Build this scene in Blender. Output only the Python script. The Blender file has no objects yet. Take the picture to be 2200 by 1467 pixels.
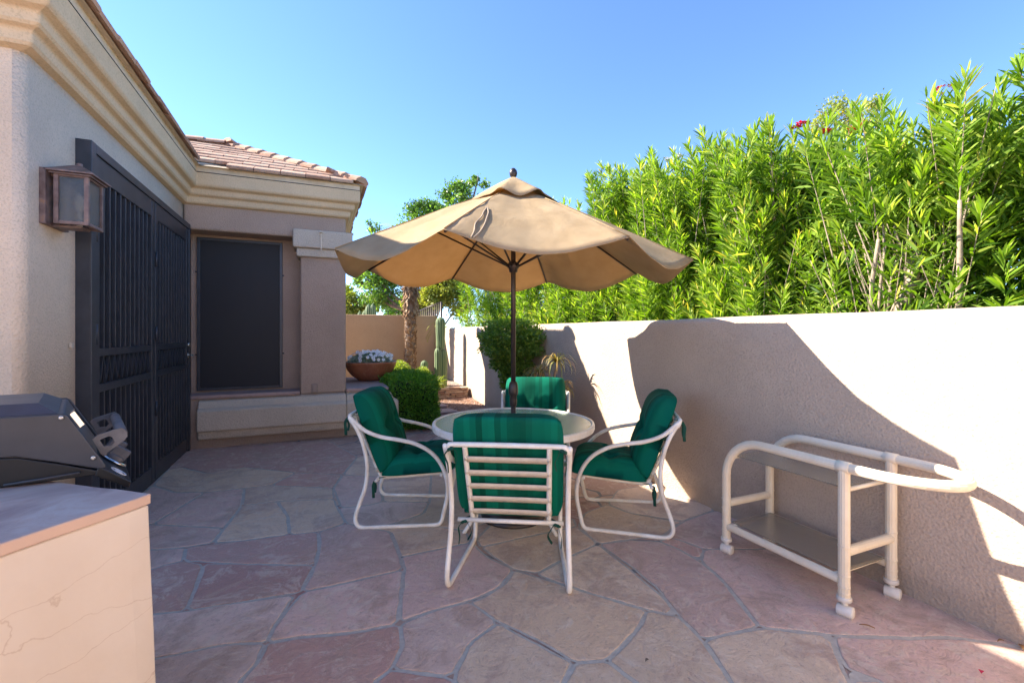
import bpy, math, random
import numpy as np
from mathutils import Vector, Matrix, noise
C = bpy.context.scene
PI = math.pi
R_ = math.radians
random.seed(7); rng = np.random.default_rng(7)

# ---------------------------------------------------------------- camera, sky, sun
FPX, HOR, CH, TH = 970.0, 715.0, 1.40, math.atan(420/970)   # focal length and horizon in 2200 px units, eye height, yaw
ST, CT = math.sin(TH), math.cos(TH)
cam = bpy.data.objects.new('camera', bpy.data.cameras.new('camera')); C.collection.objects.link(cam)
cam.location = (0, 0, CH); cam.rotation_euler = (PI/2, 0, -TH)
cam.data.sensor_width = 36; cam.data.lens = 36*FPX/2200
cam.data.shift_y = -(733.5-HOR)/2200
cam.data.clip_start = 0.05; cam.data.clip_end = 3000
C.camera = cam
SUN = Vector((-1.0, 0.62, 0.86)).normalized()       # towards the sun
sun_el = math.asin(SUN.z); sun_az = math.atan2(SUN.x, SUN.y)
W = bpy.data.worlds.new("World"); C.world = W; W.use_nodes = True
nt = W.node_tree; nt.nodes.clear()
sky = nt.nodes.new('ShaderNodeTexSky'); sky.sky_type = 'NISHITA'; sky.sun_disc = False
sky.sun_elevation = sun_el; sky.sun_rotation = sun_az
sky.air_density = 0.9; sky.dust_density = 0.1; sky.ozone_density = 6.0; sky.altitude = 2500
bg = nt.nodes.new('ShaderNodeBackground'); bg.inputs[1].default_value = 0.10
wo = nt.nodes.new('ShaderNodeOutputWorld')
nt.links.new(sky.outputs[0], bg.inputs[0]); nt.links.new(bg.outputs[0], wo.inputs[0])
sl = bpy.data.lights.new('sun', 'SUN'); sl.energy = 3.8; sl.angle = R_(0.5); sl.color = (1, 0.90, 0.77)
so = bpy.data.objects.new('sun', sl); C.collection.objects.link(so)
so.rotation_euler = (-SUN).to_track_quat('-Z', 'Y').to_euler()
C.view_settings.view_transform = 'Standard'; C.view_settings.look = 'None'
C.view_settings.exposure = 2.3; C.view_settings.gamma = 1.0

# ---------------------------------------------------------------- helpers
def world(lat, d, z=0): return Vector((d*ST+lat*CT, d*CT-lat*ST, z))
def G(u, v, z=0.0):                 # a point of the photo lying at height z
    d = (CH-z)*FPX/(v-HOR); return world((u-1100)/FPX*d, d, z)
def atY(u, v, Y):
    t = (u-1100)/FPX; d = Y/(CT-t*ST); return Vector((d*(ST+t*CT), Y, CH+(HOR-v)*d/FPX))
def atD(u, v, d):
    p = world((u-1100)/FPX*d, d); p.z = CH+(HOR-v)*d/FPX; return p

def link(o, parent=None):
    C.collection.objects.link(o)
    if parent is not None: o.parent = parent
    return o
def tag(o, label=None, cat=None, group=None, kind=None):
    if label: o['label'] = label
    if cat: o['category'] = cat
    if group: o['group'] = group
    if kind: o['kind'] = kind
    return o
def empty(name, loc=(0, 0, 0), rz=0, **k):
    o = bpy.data.objects.new(name, None); o.location = loc; o.rotation_euler = (0, 0, rz); o.empty_display_size = .1
    link(o); return tag(o, **k)
def copy_tree(o, parent=None):
    c = o.copy(); C.collection.objects.link(c); c.parent = parent
    for ch in [x for x in bpy.data.objects if x.parent == o]: copy_tree(ch, c)
    return c

class MB:
    def __init__(s): s.v = []; s.f = []; s.sm = []
    def add(s, vs, fs, smooth=False):
        n = len(s.v); s.v += [tuple(p) for p in vs]
        s.f += [tuple(i+n for i in f) for f in fs]; s.sm += [smooth]*len(fs); return s
    def box(s, c, size, rz=0, M=None):
        hx, hy, hz = size[0]/2, size[1]/2, size[2]/2
        P = [Vector((x, y, z)) for z in (-hz, hz) for x, y in ((-hx, -hy), (hx, -hy), (hx, hy), (-hx, hy))]
        if M is None: M = Matrix.Rotation(rz, 3, 'Z')
        P = [M @ p + Vector(c) for p in P]
        return s.add(P, [(3, 2, 1, 0), (4, 5, 6, 7), (0, 1, 5, 4), (1, 2, 6, 5), (2, 3, 7, 6), (3, 0, 4, 7)])
    def box2(s, a, b):
        return s.box([(a[i]+b[i])/2 for i in range(3)], [abs(b[i]-a[i]) for i in range(3)])
    def tube(s, pts, r, n=10, closed=False, cap=True, flat=None):
        pts = [Vector(p) for p in pts]; m = len(pts)
        rs = r if isinstance(r, (list, tuple)) else [r]*m
        ring = []; prev = None
        for i, p in enumerate(pts):
            a = pts[(i-1) % m] if (closed or i > 0) else p
            b = pts[(i+1) % m] if (closed or i < m-1) else p
            t = (b-a).normalized() if (b-a).length > 1e-9 else Vector((0, 0, 1))
            if prev is None:
                up = Vector((0, 0, 1)) if abs(t.z) < .9 else Vector((1, 0, 0))
                if flat is not None: up = Vector(flat)
                x = up.cross(t).normalized() if up.cross(t).length > 1e-6 else Vector((1, 0, 0))
            else:
                x = (prev - t*prev.dot(t)).normalized()
            y = t.cross(x); prev = x
            ky = 1.0 if flat is None else 0.12
            ring.append([p + (x*math.cos(2*PI*k/n) + y*math.sin(2*PI*k/n)*ky)*rs[i] for k in range(n)])
        vs = [q for rg in ring for q in rg]; fs = []
        for i in range(m if closed else m-1):
            j = (i+1) % m
            for k in range(n): fs.append((i*n+k, i*n+(k+1) % n, j*n+(k+1) % n, j*n+k))
        if not closed and cap:
            fs.append(tuple(reversed(range(n)))); fs.append(tuple((m-1)*n+k for k in range(n)))
        return s.add(vs, fs, True)
    def lathe(s, prof, c=(0, 0, 0), n=32, M=None, rfun=None):
        vs = []; m = len(prof)
        for r, z in prof:
            for k in range(n):
                a = 2*PI*k/n; rr = r*(rfun(a, z) if rfun else 1)
                p = Vector((rr*math.cos(a), rr*math.sin(a), z))
                if M is not None: p = M @ p
                vs.append(p+Vector(c))
        fs = [(i*n+k, i*n+(k+1) % n, (i+1)*n+(k+1) % n, (i+1)*n+k) for i in range(m-1) for k in range(n)]
        if prof[0][0] > 1e-6: fs.append(tuple(reversed(range(n))))
        if prof[-1][0] > 1e-6: fs.append(tuple((m-1)*n+k for k in range(n)))
        return s.add(vs, fs, True)
    def prism(s, poly, z0, z1, smooth=False):
        n = len(poly)
        vs = [(p[0], p[1], z0) for p in poly]+[(p[0], p[1], z1) for p in poly]
        fs = [tuple(reversed(range(n))), tuple(range(n, 2*n))]+[(k, (k+1) % n, n+(k+1) % n, n+k) for k in range(n)]
        return s.add(vs, fs, smooth)
    def extr(s, poly3, d):       # a planar outline extruded by the vector d
        n = len(poly3); d = Vector(d); a = [Vector(p) for p in poly3]
        return s.add(a+[p+d for p in a], [tuple(reversed(range(n))), tuple(range(n, 2*n))]+[(k, (k+1) % n, n+(k+1) % n, n+k) for k in range(n)])
    def build(s, name, mat, parent=None, bevel=0, seg=2, sub=0, loc=None, autos=True):
        me = bpy.data.meshes.new(name); me.from_pydata(s.v, [], s.f); me.update()
        me.polygons.foreach_set('use_smooth', s.sm)
        o = bpy.data.objects.new(name, me); me.materials.append(mat); link(o, parent)
        import bmesh
        bm = bmesh.new(); bm.from_mesh(me); bmesh.ops.recalc_face_normals(bm, faces=bm.faces); bm.to_mesh(me); bm.free()
        if bevel:
            b = o.modifiers.new('b', 'BEVEL'); b.width = bevel; b.segments = seg; b.limit_method = 'ANGLE'; b.angle_limit = R_(40); b.harden_normals = False
        if sub:
            m = o.modifiers.new('s', 'SUBSURF'); m.levels = sub; m.render_levels = sub
        if loc is not None: o.location = loc
        return o

def spline(pts, n=8, closed=False):
    P = [Vector(p) for p in pts]; out = []; m = len(P)
    for i in range(m if closed else m-1):
        if closed: a, b, c, d = P[i-1], P[i], P[(i+1) % m], P[(i+2) % m]
        else: a, b, c, d = P[max(i-1, 0)], P[i], P[i+1], P[min(i+2, m-1)]
        for k in range(n):
            t = k/n; t2 = t*t; t3 = t2*t
            out.append(.5*((2*b)+(c-a)*t+(2*a-5*b+4*c-d)*t2+(3*b-a-3*c+d)*t3))
    if not closed: out.append(P[-1])
    return out

def mesh_np(name, verts, faces, mat, parent=None, attr=None, smooth=False):
    me = bpy.data.meshes.new(name); nv = len(verts); nf = len(faces); k = faces.shape[1]
    me.vertices.add(nv); me.vertices.foreach_set('co', verts.astype(np.float32).ravel())
    me.loops.add(nf*k); me.loops.foreach_set('vertex_index', faces.astype(np.int32).ravel())
    me.polygons.add(nf); me.polygons.foreach_set('loop_start', np.arange(0, nf*k, k, dtype=np.int32))
    me.update(calc_edges=True)
    if attr is not None:
        a = me.attributes.new('tone', 'FLOAT', 'POINT'); a.data.foreach_set('value', attr.astype(np.float32))
    if smooth: me.polygons.foreach_set('use_smooth', np.ones(nf, bool))
    o = bpy.data.objects.new(name, me); me.materials.append(mat); return link(o, parent)

def unit(a): return a/np.maximum(np.linalg.norm(a, axis=1, keepdims=True), 1e-9)
def leaf_arrays(pos, dirs, length, width, tone, fold=.25, bend=.15):
    """six-sided lance leaves: pos, dirs (n,3)"""
    n = len(pos); d = unit(dirs)
    r = rng.normal(size=(n, 3)); s = unit(np.cross(d, r)); nn = np.cross(s, d)
    L = np.broadcast_to(length, (n,))[:, None]; Wd = np.broadcast_to(width, (n,))[:, None]/2
    z = np.array([0, 0, 1.0])
    droop = -z*bend*L
    v0 = pos
    c1 = pos+d*L*.35+nn*L*.0; c2 = pos+d*L*.72+droop*.35
    v1 = c1+s*Wd+nn*Wd*fold; v2 = c1-s*Wd+nn*Wd*fold
    v3 = c2+s*Wd*.75+nn*Wd*fold; v4 = c2-s*Wd*.75+nn*Wd*fold
    v5 = pos+d*L+droop
    V = np.stack([v0, v1, v2, v3, v4, v5], 1).reshape(-1, 3)
    b = (np.arange(n)*6)[:, None]
    F = np.concatenate([b+np.array([[0, 1, 2, 2]])*1, ], 0)
    T = np.concatenate([b+np.array([[0, 1, 2]]), b+np.array([[1, 3, 2]]), b+np.array([[3, 4, 2]]), b+np.array([[3, 5, 4]])], 0)
    return V, T, np.repeat(tone, 6)
def dia_arrays(pos, dirs, length, width, tone, fold=.3):
    n = len(pos); d = unit(dirs); r = rng.normal(size=(n, 3)); s = unit(np.cross(d, r)); nn = np.cross(s, d)
    L = np.broadcast_to(length, (n,))[:, None]; Wd = np.broadcast_to(width, (n,))[:, None]/2
    V = np.stack([pos, pos+d*L*.45+s*Wd+nn*Wd*fold, pos+d*L, pos+d*L*.45-s*Wd+nn*Wd*fold], 1).reshape(-1, 3)
    b = (np.arange(n)*4)[:, None]
    T = np.concatenate([b+np.array([[0, 1, 2]]), b+np.array([[0, 2, 3]])], 0)
    return V, T, np.repeat(tone, 4)

# ---------------------------------------------------------------- materials
def mat(name):
    m = bpy.data.materials.new(name); m.use_nodes = True; t = m.node_tree
    b = t.nodes['Principled BSDF']; return m, t, b
def N(t, ty, **k):
    n = t.nodes.new(ty)
    for a, v in k.items():
        if a.startswith('i_'): n.inputs[a[2:].replace('_', ' ')].default_value = v
        else: setattr(n, a, v)
    return n
def ramp(t, fac, stops):
    r = t.nodes.new('ShaderNodeValToRGB'); e = r.color_ramp.elements
    while len(e) < len(stops): e.new(.5)
    for i, (p, c) in enumerate(stops):
        e[i].position = p; e[i].color = (c[0], c[1], c[2], 1) if hasattr(c, '__len__') else (c, c, c, 1)
    t.links.new(fac, r.inputs[0]); return r.outputs[0]
def noise_n(t, scale, detail=4, rough=.55, co=None, dist=0):
    n = N(t, 'ShaderNodeTexNoise'); n.inputs['Scale'].default_value = scale; n.inputs['Detail'].default_value = detail
    n.inputs['Roughness'].default_value = rough; n.inputs['Distortion'].default_value = dist
    if co is not None: t.links.new(co, n.inputs['Vector'])
    return n.outputs[0]
def objco(t): return t.nodes.new('ShaderNodeTexCoord').outputs['Object']
def geoco(t): return t.nodes.new('ShaderNodeNewGeometry').outputs['Position']
def mixc(t, f, a, b, mode='MIX'):
    m = N(t, 'ShaderNodeMix', data_type='RGBA', blend_type=mode)
    for i, v in ((0, f), (6, a), (7, b)):
        if isinstance(v, (int, float)): m.inputs[i].default_value = v
        elif isinstance(v, tuple): m.inputs[i].default_value = (v[0], v[1], v[2], 1)
        else: t.links.new(v, m.inputs[i])
    return m.outputs[2]
def bump(t, b, h, strength=.3, dist=.01, prev=None):
    n = N(t, 'ShaderNodeBump'); n.inputs['Strength'].default_value = strength; n.inputs['Distance'].default_value = dist
    t.links.new(h, n.inputs['Height'])
    if prev is not None: t.links.new(prev, n.inputs['Normal'])
    t.links.new(n.outputs[0], b.inputs['Normal']); return n.outputs[0]

def plain(name, col, rough=.5, metal=0, var=.12, scale=8, bs=0, bd=.002, bscale=60, spec=.5, dirt=None):
    m, t, b = mat(name); co = objco(t)
    n = noise_n(t, scale, 5, .6, co)
    c2 = tuple(x*(1-var*2) for x in col) if dirt is None else dirt
    c = ramp(t, n, [(.3, c2), (.62, col)]); t.links.new(c, b.inputs['Base Color'])
    b.inputs['Roughness'].default_value = rough; b.inputs['Metallic'].default_value = metal
    b.inputs['Specular IOR Level'].default_value = spec
    if bs: bump(t, b, noise_n(t, bscale, 4, .6, co), bs, bd)
    return m
def stucco(name, col, var=.1, grain=120, bs=.55, bd=.006):
    m, t, b = mat(name); co = geoco(t)
    n = noise_n(t, 1.3, 5, .6, co); n2 = noise_n(t, grain*.9, 3, .7, co); n3 = noise_n(t, 9, 4, .6, co)
    dk = tuple(x*(1-var*1.6) for x in col); lt = tuple(min(1, x*(1+var*.5)) for x in col)
    c = ramp(t, n, [(.3, dk), (.7, lt)])
    c = mixc(t, ramp(t, n3, [(.35, 0.0), (.75, .3)]), c, tuple(x*.8 for x in col))
    c = mixc(t, ramp(t, n2, [(.34, .55), (.50, 0.0)]), c, tuple(x*.62 for x in col))
    sz_ = N(t, 'ShaderNodeSeparateXYZ'); t.links.new(co, sz_.inputs[0]); ad = N(t, 'ShaderNodeMath', operation='MULTIPLY_ADD'); ad.inputs[1].default_value = -.22
    t.links.new(n3, ad.inputs[0]); t.links.new(sz_.outputs[2], ad.inputs[2])
    c = mixc(t, ramp(t, ad.outputs[0], [(0.0, .40), (.09, 0.0)]), c, tuple(x*.55 for x in col))
    t.links.new(c, b.inputs['Base Color']); b.inputs['Roughness'].default_value = .92
    b.inputs['Specular IOR Level'].default_value = .2
    v = N(t, 'ShaderNodeTexVoronoi'); v.inputs['Scale'].default_value = grain*.8; t.links.new(co, v.inputs['Vector'])
    h = mixc(t, .5, noise_n(t, grain*.55, 5, .65, co), v.outputs[0])
    bump(t, b, h, bs, bd); return m

M_ = {}
M_['cream'] = stucco('stucco_cream', (.70, .56, .42), grain=100, bs=.8, bd=.009)
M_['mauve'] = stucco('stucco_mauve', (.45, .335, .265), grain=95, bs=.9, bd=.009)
M_['cornice'] = stucco('stucco_cornice', (.66, .50, .32), grain=90, bs=.45)
M_['band'] = stucco('stucco_band', (.60, .51, .41), grain=80, bs=.9, bd=.010)
M_['gardenwall'] = stucco('stucco_garden_wall', (.54, .425, .325), grain=88, bs=.85, bd=.009)
M_['farwall'] = stucco('stucco_far_wall', (.50, .34, .21), bs=.4)
M_['stone_top'] = plain('flagstone_cap', (.42, .29, .26), .8, 0, .15, 6, .4, .004, 20)
M_['wood'] = plain('painted_board', (.62, .51, .37), .7, 0, .1, 12, .3, .001, 30)
M_['gap'] = plain('dark_gap', (.02, .018, .015), .9)
M_['iron'] = plain('gate_paint', (.050, .056, .070), .4, .3, .15, 9, .15, .001, 80)
M_['screen'] = plain('dark_screen', (.007, .008, .010), .55, 0, .15, 5, .4, .0006, 900)
M_['steel'] = plain('brushed_steel', (.55, .53, .5), .3, 1, .1)
M_['chrome'] = plain('bright_metal', (.75, .74, .72), .18, 1, .05)
M_['white'] = plain('white_enamel', (.86, .84, .77), .32, 0, .05, 10, spec=.5, dirt=(.72, .64, .52))
M_['strap'] = plain('vinyl_strap', (.68, .58, .45), .5, 0, .1, 14)
M_['bronze'] = plain('bronze_pole', (.055, .042, .038), .4, .4, .15)
M_['bark'] = plain('bark', (.26, .19, .14), .9, 0, .25, 20, .8, .01, 30)
M_['pale_bark'] = plain('pale_bark', (.33, .26, .19), .9, 0, .2, 14, .8, .006, 30)
M_['soil'] = plain('soil', (.05, .035, .025), .95, 0, .2, 30, .8, .01, 60)
M_['grill'] = plain('grill_enamel', (.050, .051, .060), .42, .1, .12, 7, .25, .001, 200)
M_['grill_dark'] = plain('grill_tub', (.012, .012, .013), .4, .1, .1, 7)
M_['grill_hood'] = plain('grill_hood', (.20, .185, .175), .45, .4, .12, 9)
M_['grill_blue'] = plain('grill_hood_side', (.025, .04, .075), .4, .2, .12, 9)
M_['handle_grey'] = plain('weathered_plastic', (.14, .13, .13), .6, 0, .2, 22, .3, .001, 60)
M_['emblem'] = plain('emblem_white', (.7, .7, .72), .5)
M_['plastic'] = plain('outlet_plastic', (.33, .25, .21), .5)
M_['wheel'] = plain('caster_plastic', (.80, .74, .64), .45)
M_['petal'] = plain('petal_white', (.90, .90, .92), .6)
M_['petal_red'] = plain('petal_red', (.80, .015, .09), .6)
M_['eye'] = plain('flower_eye', (.05, .035, .07), .7)
M_['dry'] = plain('dry_leaf', (.38, .19, .07), .8)
M_['bulb'] = plain('bulb_glass', (.7, .66, .58), .15)

def leaf_mat(name, dark, mid, light, trans=.4, rough=.45, spec=.5):
    m, t, b = mat(name)
    a = N(t, 'ShaderNodeAttribute', attribute_name='tone')
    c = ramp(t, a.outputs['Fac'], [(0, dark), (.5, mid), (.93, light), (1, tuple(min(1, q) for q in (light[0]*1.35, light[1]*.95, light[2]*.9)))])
    t.links.new(c, b.inputs['Base Color']); b.inputs['Roughness'].default_value = rough
    b.inputs['Specular IOR Level'].default_value = spec
    tr = N(t, 'ShaderNodeBsdfTranslucent')
    c2 = mixc(t, 1.0, c, (1.25, 1.3, .45), 'MULTIPLY'); t.links.new(c2, tr.inputs[0])
    mx = N(t, 'ShaderNodeMixShader'); mx.inputs[0].default_value = trans
    t.links.new(b.outputs[0], mx.inputs[1]); t.links.new(tr.outputs[0], mx.inputs[2])
    t.links.new(mx.outputs[0], t.nodes['Material Output'].inputs[0]); return m
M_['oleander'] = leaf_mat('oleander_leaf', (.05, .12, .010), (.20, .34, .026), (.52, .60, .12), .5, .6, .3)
M_['hedge'] = leaf_mat('hedge_leaf', (.05, .14, .02), (.12, .30, .03), (.26, .46, .06), .4)
M_['topiary'] = leaf_mat('topiary_leaf', (.06, .13, .022), (.16, .28, .04), (.46, .50, .10), .4)
M_['lime'] = leaf_mat('lime_leaf', (.14, .22, .03), (.30, .40, .06), (.48, .52, .12), .4)
M_['tree'] = leaf_mat('tree_leaf', (.05, .12, .03), (.12, .25, .045), (.30, .44, .07), .45)
M_['ylw'] = leaf_mat('yellow_leaf', (.16, .20, .03), (.30, .34, .05), (.45, .45, .09), .45)
M_['silver'] = leaf_mat('silver_leaf', (.16, .25, .20), (.30, .40, .34), (.50, .56, .52), .2)
M_['straw'] = leaf_mat('straw_leaf', (.14, .18, .05), (.36, .30, .10), (.50, .28, .10), .35)
M_['frond'] = leaf_mat('palm_frond', (.06, .12, .03), (.14, .22, .05), (.30, .36, .10), .3)

def m_cushion():
    m, t, b = mat('green_cushion_cloth'); co = objco(t)
    sx = N(t, 'ShaderNodeSeparateXYZ'); t.links.new(co, sx.inputs[0])
    cb = N(t, 'ShaderNodeCombineXYZ'); t.links.new(sx.outputs[1], cb.inputs[0])
    n = N(t, 'ShaderNodeTexNoise', noise_dimensions='1D'); n.inputs['Scale'].default_value = 1; n.inputs['Detail'].default_value = 0
    mt = N(t, 'ShaderNodeMath', operation='MULTIPLY'); mt.inputs[1].default_value = 30; t.links.new(sx.outputs[1], mt.inputs[0])
    fl = N(t, 'ShaderNodeMath', operation='FLOOR'); t.links.new(mt.outputs[0], fl.inputs[0])
    wn = N(t, 'ShaderNodeTexWhiteNoise', noise_dimensions='1D'); t.links.new(fl.outputs[0], wn.inputs['W'])
    c = ramp(t, wn.outputs[0], [(0, (.001, .070, .042)), (1, (.002, .155, .096))])
    f = noise_n(t, 5, 4, .6, co)
    c = mixc(t, ramp(t, f, [(.5, 0.0), (.8, .25)]), c, (.02, .10, .07))
    t.links.new(c, b.inputs['Base Color']); b.inputs['Roughness'].default_value = .85
    b.inputs['Specular IOR Level'].default_value = .10
    h = mixc(t, .3, noise_n(t, 14, 3, .5, co, .6), noise_n(t, 500, 2, .5, co))
    bump(t, b, h, .35, .01); return m
M_['cushion'] = m_cushion()
M_['tie'] = plain('green_ribbon', (.001, .06, .036), .85)

def m_canvas():
    m, t, b = mat('canopy_canvas'); co = objco(t)
    n = noise_n(t, 6, 5, .6, co)
    c = ramp(t, n, [(.3, (.42, .31, .18)), (.7, (.53, .405, .25))])
    t.links.new(c, b.inputs['Base Color']); b.inputs['Roughness'].default_value = .9; b.inputs['Specular IOR Level'].default_value = .15
    wv = noise_n(t, 420, 2, .5, co); big = noise_n(t, 4.5, 3, .5, co, 1.5)
    bump(t, b, mixc(t, .75, wv, big), .5, .02)
    tr = N(t, 'ShaderNodeBsdfTranslucent'); tr.inputs[0].default_value = (.60, .40, .19, 1)
    mx = N(t, 'ShaderNodeMixShader'); mx.inputs[0].default_value = .34
    t.links.new(b.outputs[0], mx.inputs[1]); t.links.new(tr.outputs[0], mx.inputs[2])
    t.links.new(mx.outputs[0], t.nodes['Material Output'].inputs[0]); return m
M_['canvas'] = m_canvas()

def m_tile():
    m, t, b = mat('roof_tile_clay'); g = N(t, 'ShaderNodeNewGeometry')
    c = ramp(t, g.outputs['Random Per Island'], [(0, (.26, .13, .08)), (.5, (.37, .20, .125)), (1, (.47, .30, .20))])
    n = noise_n(t, 14, 5, .65, g.outputs['Position'])
    c = mixc(t, ramp(t, n, [(.45, 0.0), (.7, .5)]), c, (.52, .40, .30))
    t.links.new(c, b.inputs['Base Color']); b.inputs['Roughness'].default_value = .9
    bump(t, b, noise_n(t, 40, 4, .6, g.outputs['Position']), .5, .006); return m
M_['tile'] = m_tile()

def stone_shader(t, b, co, basecol, bs=.6):
    n1 = noise_n(t, 2.3, 9, .72, co, 1.2); n2 = noise_n(t, 9, 9, .75, co, 1.5); n3 = noise_n(t, 55, 6, .7, co); n5 = noise_n(t, 4.5, 8, .7, co, 2.5)
    c = mixc(t, ramp(t, n1, [(.48, 0.0), (.60, .8)]), basecol, (.54, .375, .29))
    c = mixc(t, ramp(t, n1, [(.30, .7), (.43, 0.0)]), c, (.70, .535, .38))
    c = mixc(t, ramp(t, n5, [(.52, 0.0), (.62, .55)]), c, (.78, .65, .52))
    c = mixc(t, ramp(t, n2, [(.30, .75), (.42, 0.0)]), c, (.46, .29, .235))
    c = mixc(t, ramp(t, n2, [(.56, 0.0), (.68, .5)]), c, (.78, .68, .58))
    c = mixc(t, ramp(t, n3, [(.32, .5), (.45, 0.0)]), c, (.38, .27, .22))
    t.links.new(c, b.inputs['Base Color'])
    rr = ramp(t, n2, [(.3, .5), (.7, .8)]); t.links.new(rr, b.inputs['Roughness']); b.inputs['Specular IOR Level'].default_value = .35
    n4 = noise_n(t, 1.9, 6, .62, co, 2.0)      # cleft ledges
    st = N(t, 'ShaderNodeMath', operation='MULTIPLY'); st.inputs[1].default_value = 11; t.links.new(n4, st.inputs[0])
    fr = N(t, 'ShaderNodeMath', operation='SNAP'); fr.inputs[1].default_value = 1.0; t.links.new(st.outputs[0], fr.inputs[0])
    h1 = bump(t, b, fr.outputs[0], .75, .006)
    h2 = bump(t, b, n2, .9, .022, h1)
    bump(t, b, n3, .6, .006, h2)
    return c
def m_flag():
    m, t, b = mat('flagstone'); co = geoco(t)
    g = N(t, 'ShaderNodeAttribute', attribute_name='stonecol')
    stone_shader(t, b, co, g.outputs['Color']); return m
M_['flag'] = m_flag()
def m_mortar():
    m, t, b = mat('mortar'); co = geoco(t)
    c = ramp(t, noise_n(t, 30, 5, .6, co), [(.3, (.40, .36, .31)), (.7, (.54, .50, .43))])
    t.links.new(c, b.inputs['Base Color']); b.inputs['Roughness'].default_value = .95
    bump(t, b, noise_n(t, 90, 4, .6, co), .6, .005); return m
M_['mortar'] = m_mortar()
def m_patio():
    m, t, b = mat('patio_flagging'); co = geoco(t)
    w = N(t, 'ShaderNodeVectorMath', operation='ADD'); nz = N(t, 'ShaderNodeTexNoise'); nz.inputs['Scale'].default_value = 2.2; t.links.new(co, nz.inputs['Vector'])
    sc = N(t, 'ShaderNodeVectorMath', operation='SCALE'); sc.inputs['Scale'].default_value = .28
    t.links.new(nz.outputs['Color'], sc.inputs[0]); t.links.new(co, w.inputs[0]); t.links.new(sc.outputs[0], w.inputs[1])
    v1 = N(t, 'ShaderNodeTexVoronoi', feature='DISTANCE_TO_EDGE', voronoi_dimensions='2D'); v1.inputs['Scale'].default_value = 1.75
    v2 = N(t, 'ShaderNodeTexVoronoi', feature='F1', voronoi_dimensions='2D'); v2.inputs['Scale'].default_value = 1.75
    t.links.new(w.outputs[0], v1.inputs['Vector']); t.links.new(w.outputs[0], v2.inputs['Vector'])
    sp = N(t, 'ShaderNodeSeparateColor'); t.links.new(v2.outputs['Color'], sp.inputs[0])
    base = ramp(t, sp.outputs[0], [(0, (.44, .22, .18)), (.35, (.52, .33, .27)), (.7, (.60, .43, .29)), (1, (.50, .33, .27))])
    c = stone_shader(t, b, co, base)
    mk = ramp(t, v1.outputs['Distance'], [(.018, 1.0), (.028, 0.0)])
    c = mixc(t, mk, c, (.24, .24, .235)); t.links.new(c, b.inputs['Base Color']); return m
M_['patio'] = m_patio()
def m_gravel():
    m, t, b = mat('gravel'); co = geoco(t)
    v = N(t, 'ShaderNodeTexVoronoi'); v.inputs['Scale'].default_value = 38; t.links.new(co, v.inputs['Vector'])
    sp = N(t, 'ShaderNodeSeparateColor'); t.links.new(v.outputs['Color'], sp.inputs[0])
    c = ramp(t, sp.outputs[0], [(0, (.16, .10, .085)), (.5, (.30, .21, .175)), (1, (.46, .36, .30))])
    t.links.new(c, b.inputs['Base Color']); b.inputs['Roughness'].default_value = .9
    bump(t, b, v.outputs['Distance'], 1.0, -.02); return m
M_['gravel'] = m_gravel()
def m_terracotta():
    m, t, b = mat('terracotta'); co = objco(t)
    n = noise_n(t, 5, 6, .6, co)
    mp = N(t, 'ShaderNodeMapping'); mp.inputs['Scale'].default_value = (18, 18, 2.5); t.links.new(co, mp.inputs[0])
    n2 = noise_n(t, 1.5, 4, .6, mp.outputs[0])
    c = ramp(t, n, [(.3, (.27, .09, .045)), (.7, (.42, .155, .075))])
    c = mixc(t, ramp(t, n2, [(.55, 0.0), (.7, .45)]), c, (.50, .28, .19))
    t.links.new(c, b.inputs['Base Color']); b.inputs['Roughness'].default_value = .5; return m
M_['terracotta'] = m_terracotta()
def m_rust():
    m, t, b = mat('rusted_copper'); co = objco(t)
    n = noise_n(t, 14, 6, .6, co)
    c = ramp(t, n, [(.3, (.09, .05, .035)), (.48, (.15, .10, .09)), (.6, (.21, .145, .13)), (.72, (.34, .17, .07))])
    t.links.new(c, b.inputs['Base Color']); b.inputs['Roughness'].default_value = .5; b.inputs['Metallic'].default_value = .15
    return m
M_['rust'] = m_rust()
def m_glass(name, col, rough, trans=.9, bscale=60, bs=.3, mixd=.2):
    m, t, b = mat(name); co = objco(t)
    b.inputs['Base Color'].default_value = (*col, 1); b.inputs['Roughness'].default_value = rough
    b.inputs['Transmission Weight'].default_value = trans; b.inputs['IOR'].default_value = 1.45
    bump(t, b, noise_n(t, bscale, 4, .6, co), bs, .003); return m
M_['tableglass'] = m_glass('table_glass', (.72, .86, .76), .22, .72, 90, .35)
M_['cartglass'] = m_glass('cart_glass', (.66, .62, .52), .16, .8, 120, .3)
M_['lampglass'] = m_glass('seeded_glass', (.50, .49, .45), .10, .93, 55, .9)
def m_cart():
    m, t, b = mat('cream_pvc'); co = objco(t)
    c = ramp(t, noise_n(t, 7, 4, .6, co), [(.3, (.74, .63, .46)), (.7, (.82, .73, .56))])
    t.links.new(c, b.inputs['Base Color']); b.inputs['Roughness'].default_value = .42
    return m
M_['cart'] = m_cart()
def m_cactus():
    m, t, b = mat('cactus_skin'); co = objco(t)
    a = N(t, 'ShaderNodeAttribute', attribute_name='tone')
    c = ramp(t, a.outputs['Fac'], [(0, (.06, .12, .045)), (.7, (.17, .24, .10)), (1, (.42, .42, .26))])
    t.links.new(c, b.inputs['Base Color']); b.inputs['Roughness'].default_value = .75; return m
M_['cactus'] = m_cactus()
def m_palm():
    m, t, b = mat('palm_boots'); g = N(t, 'ShaderNodeNewGeometry')
    c = ramp(t, g.outputs['Random Per Island'], [(0, (.14, .07, .03)), (.5, (.30, .17, .085)), (1, (.46, .34, .22))])
    t.links.new(c, b.inputs['Base Color']); b.inputs['Roughness'].default_value = .9; return m
M_['palm'] = m_palm()
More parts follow.
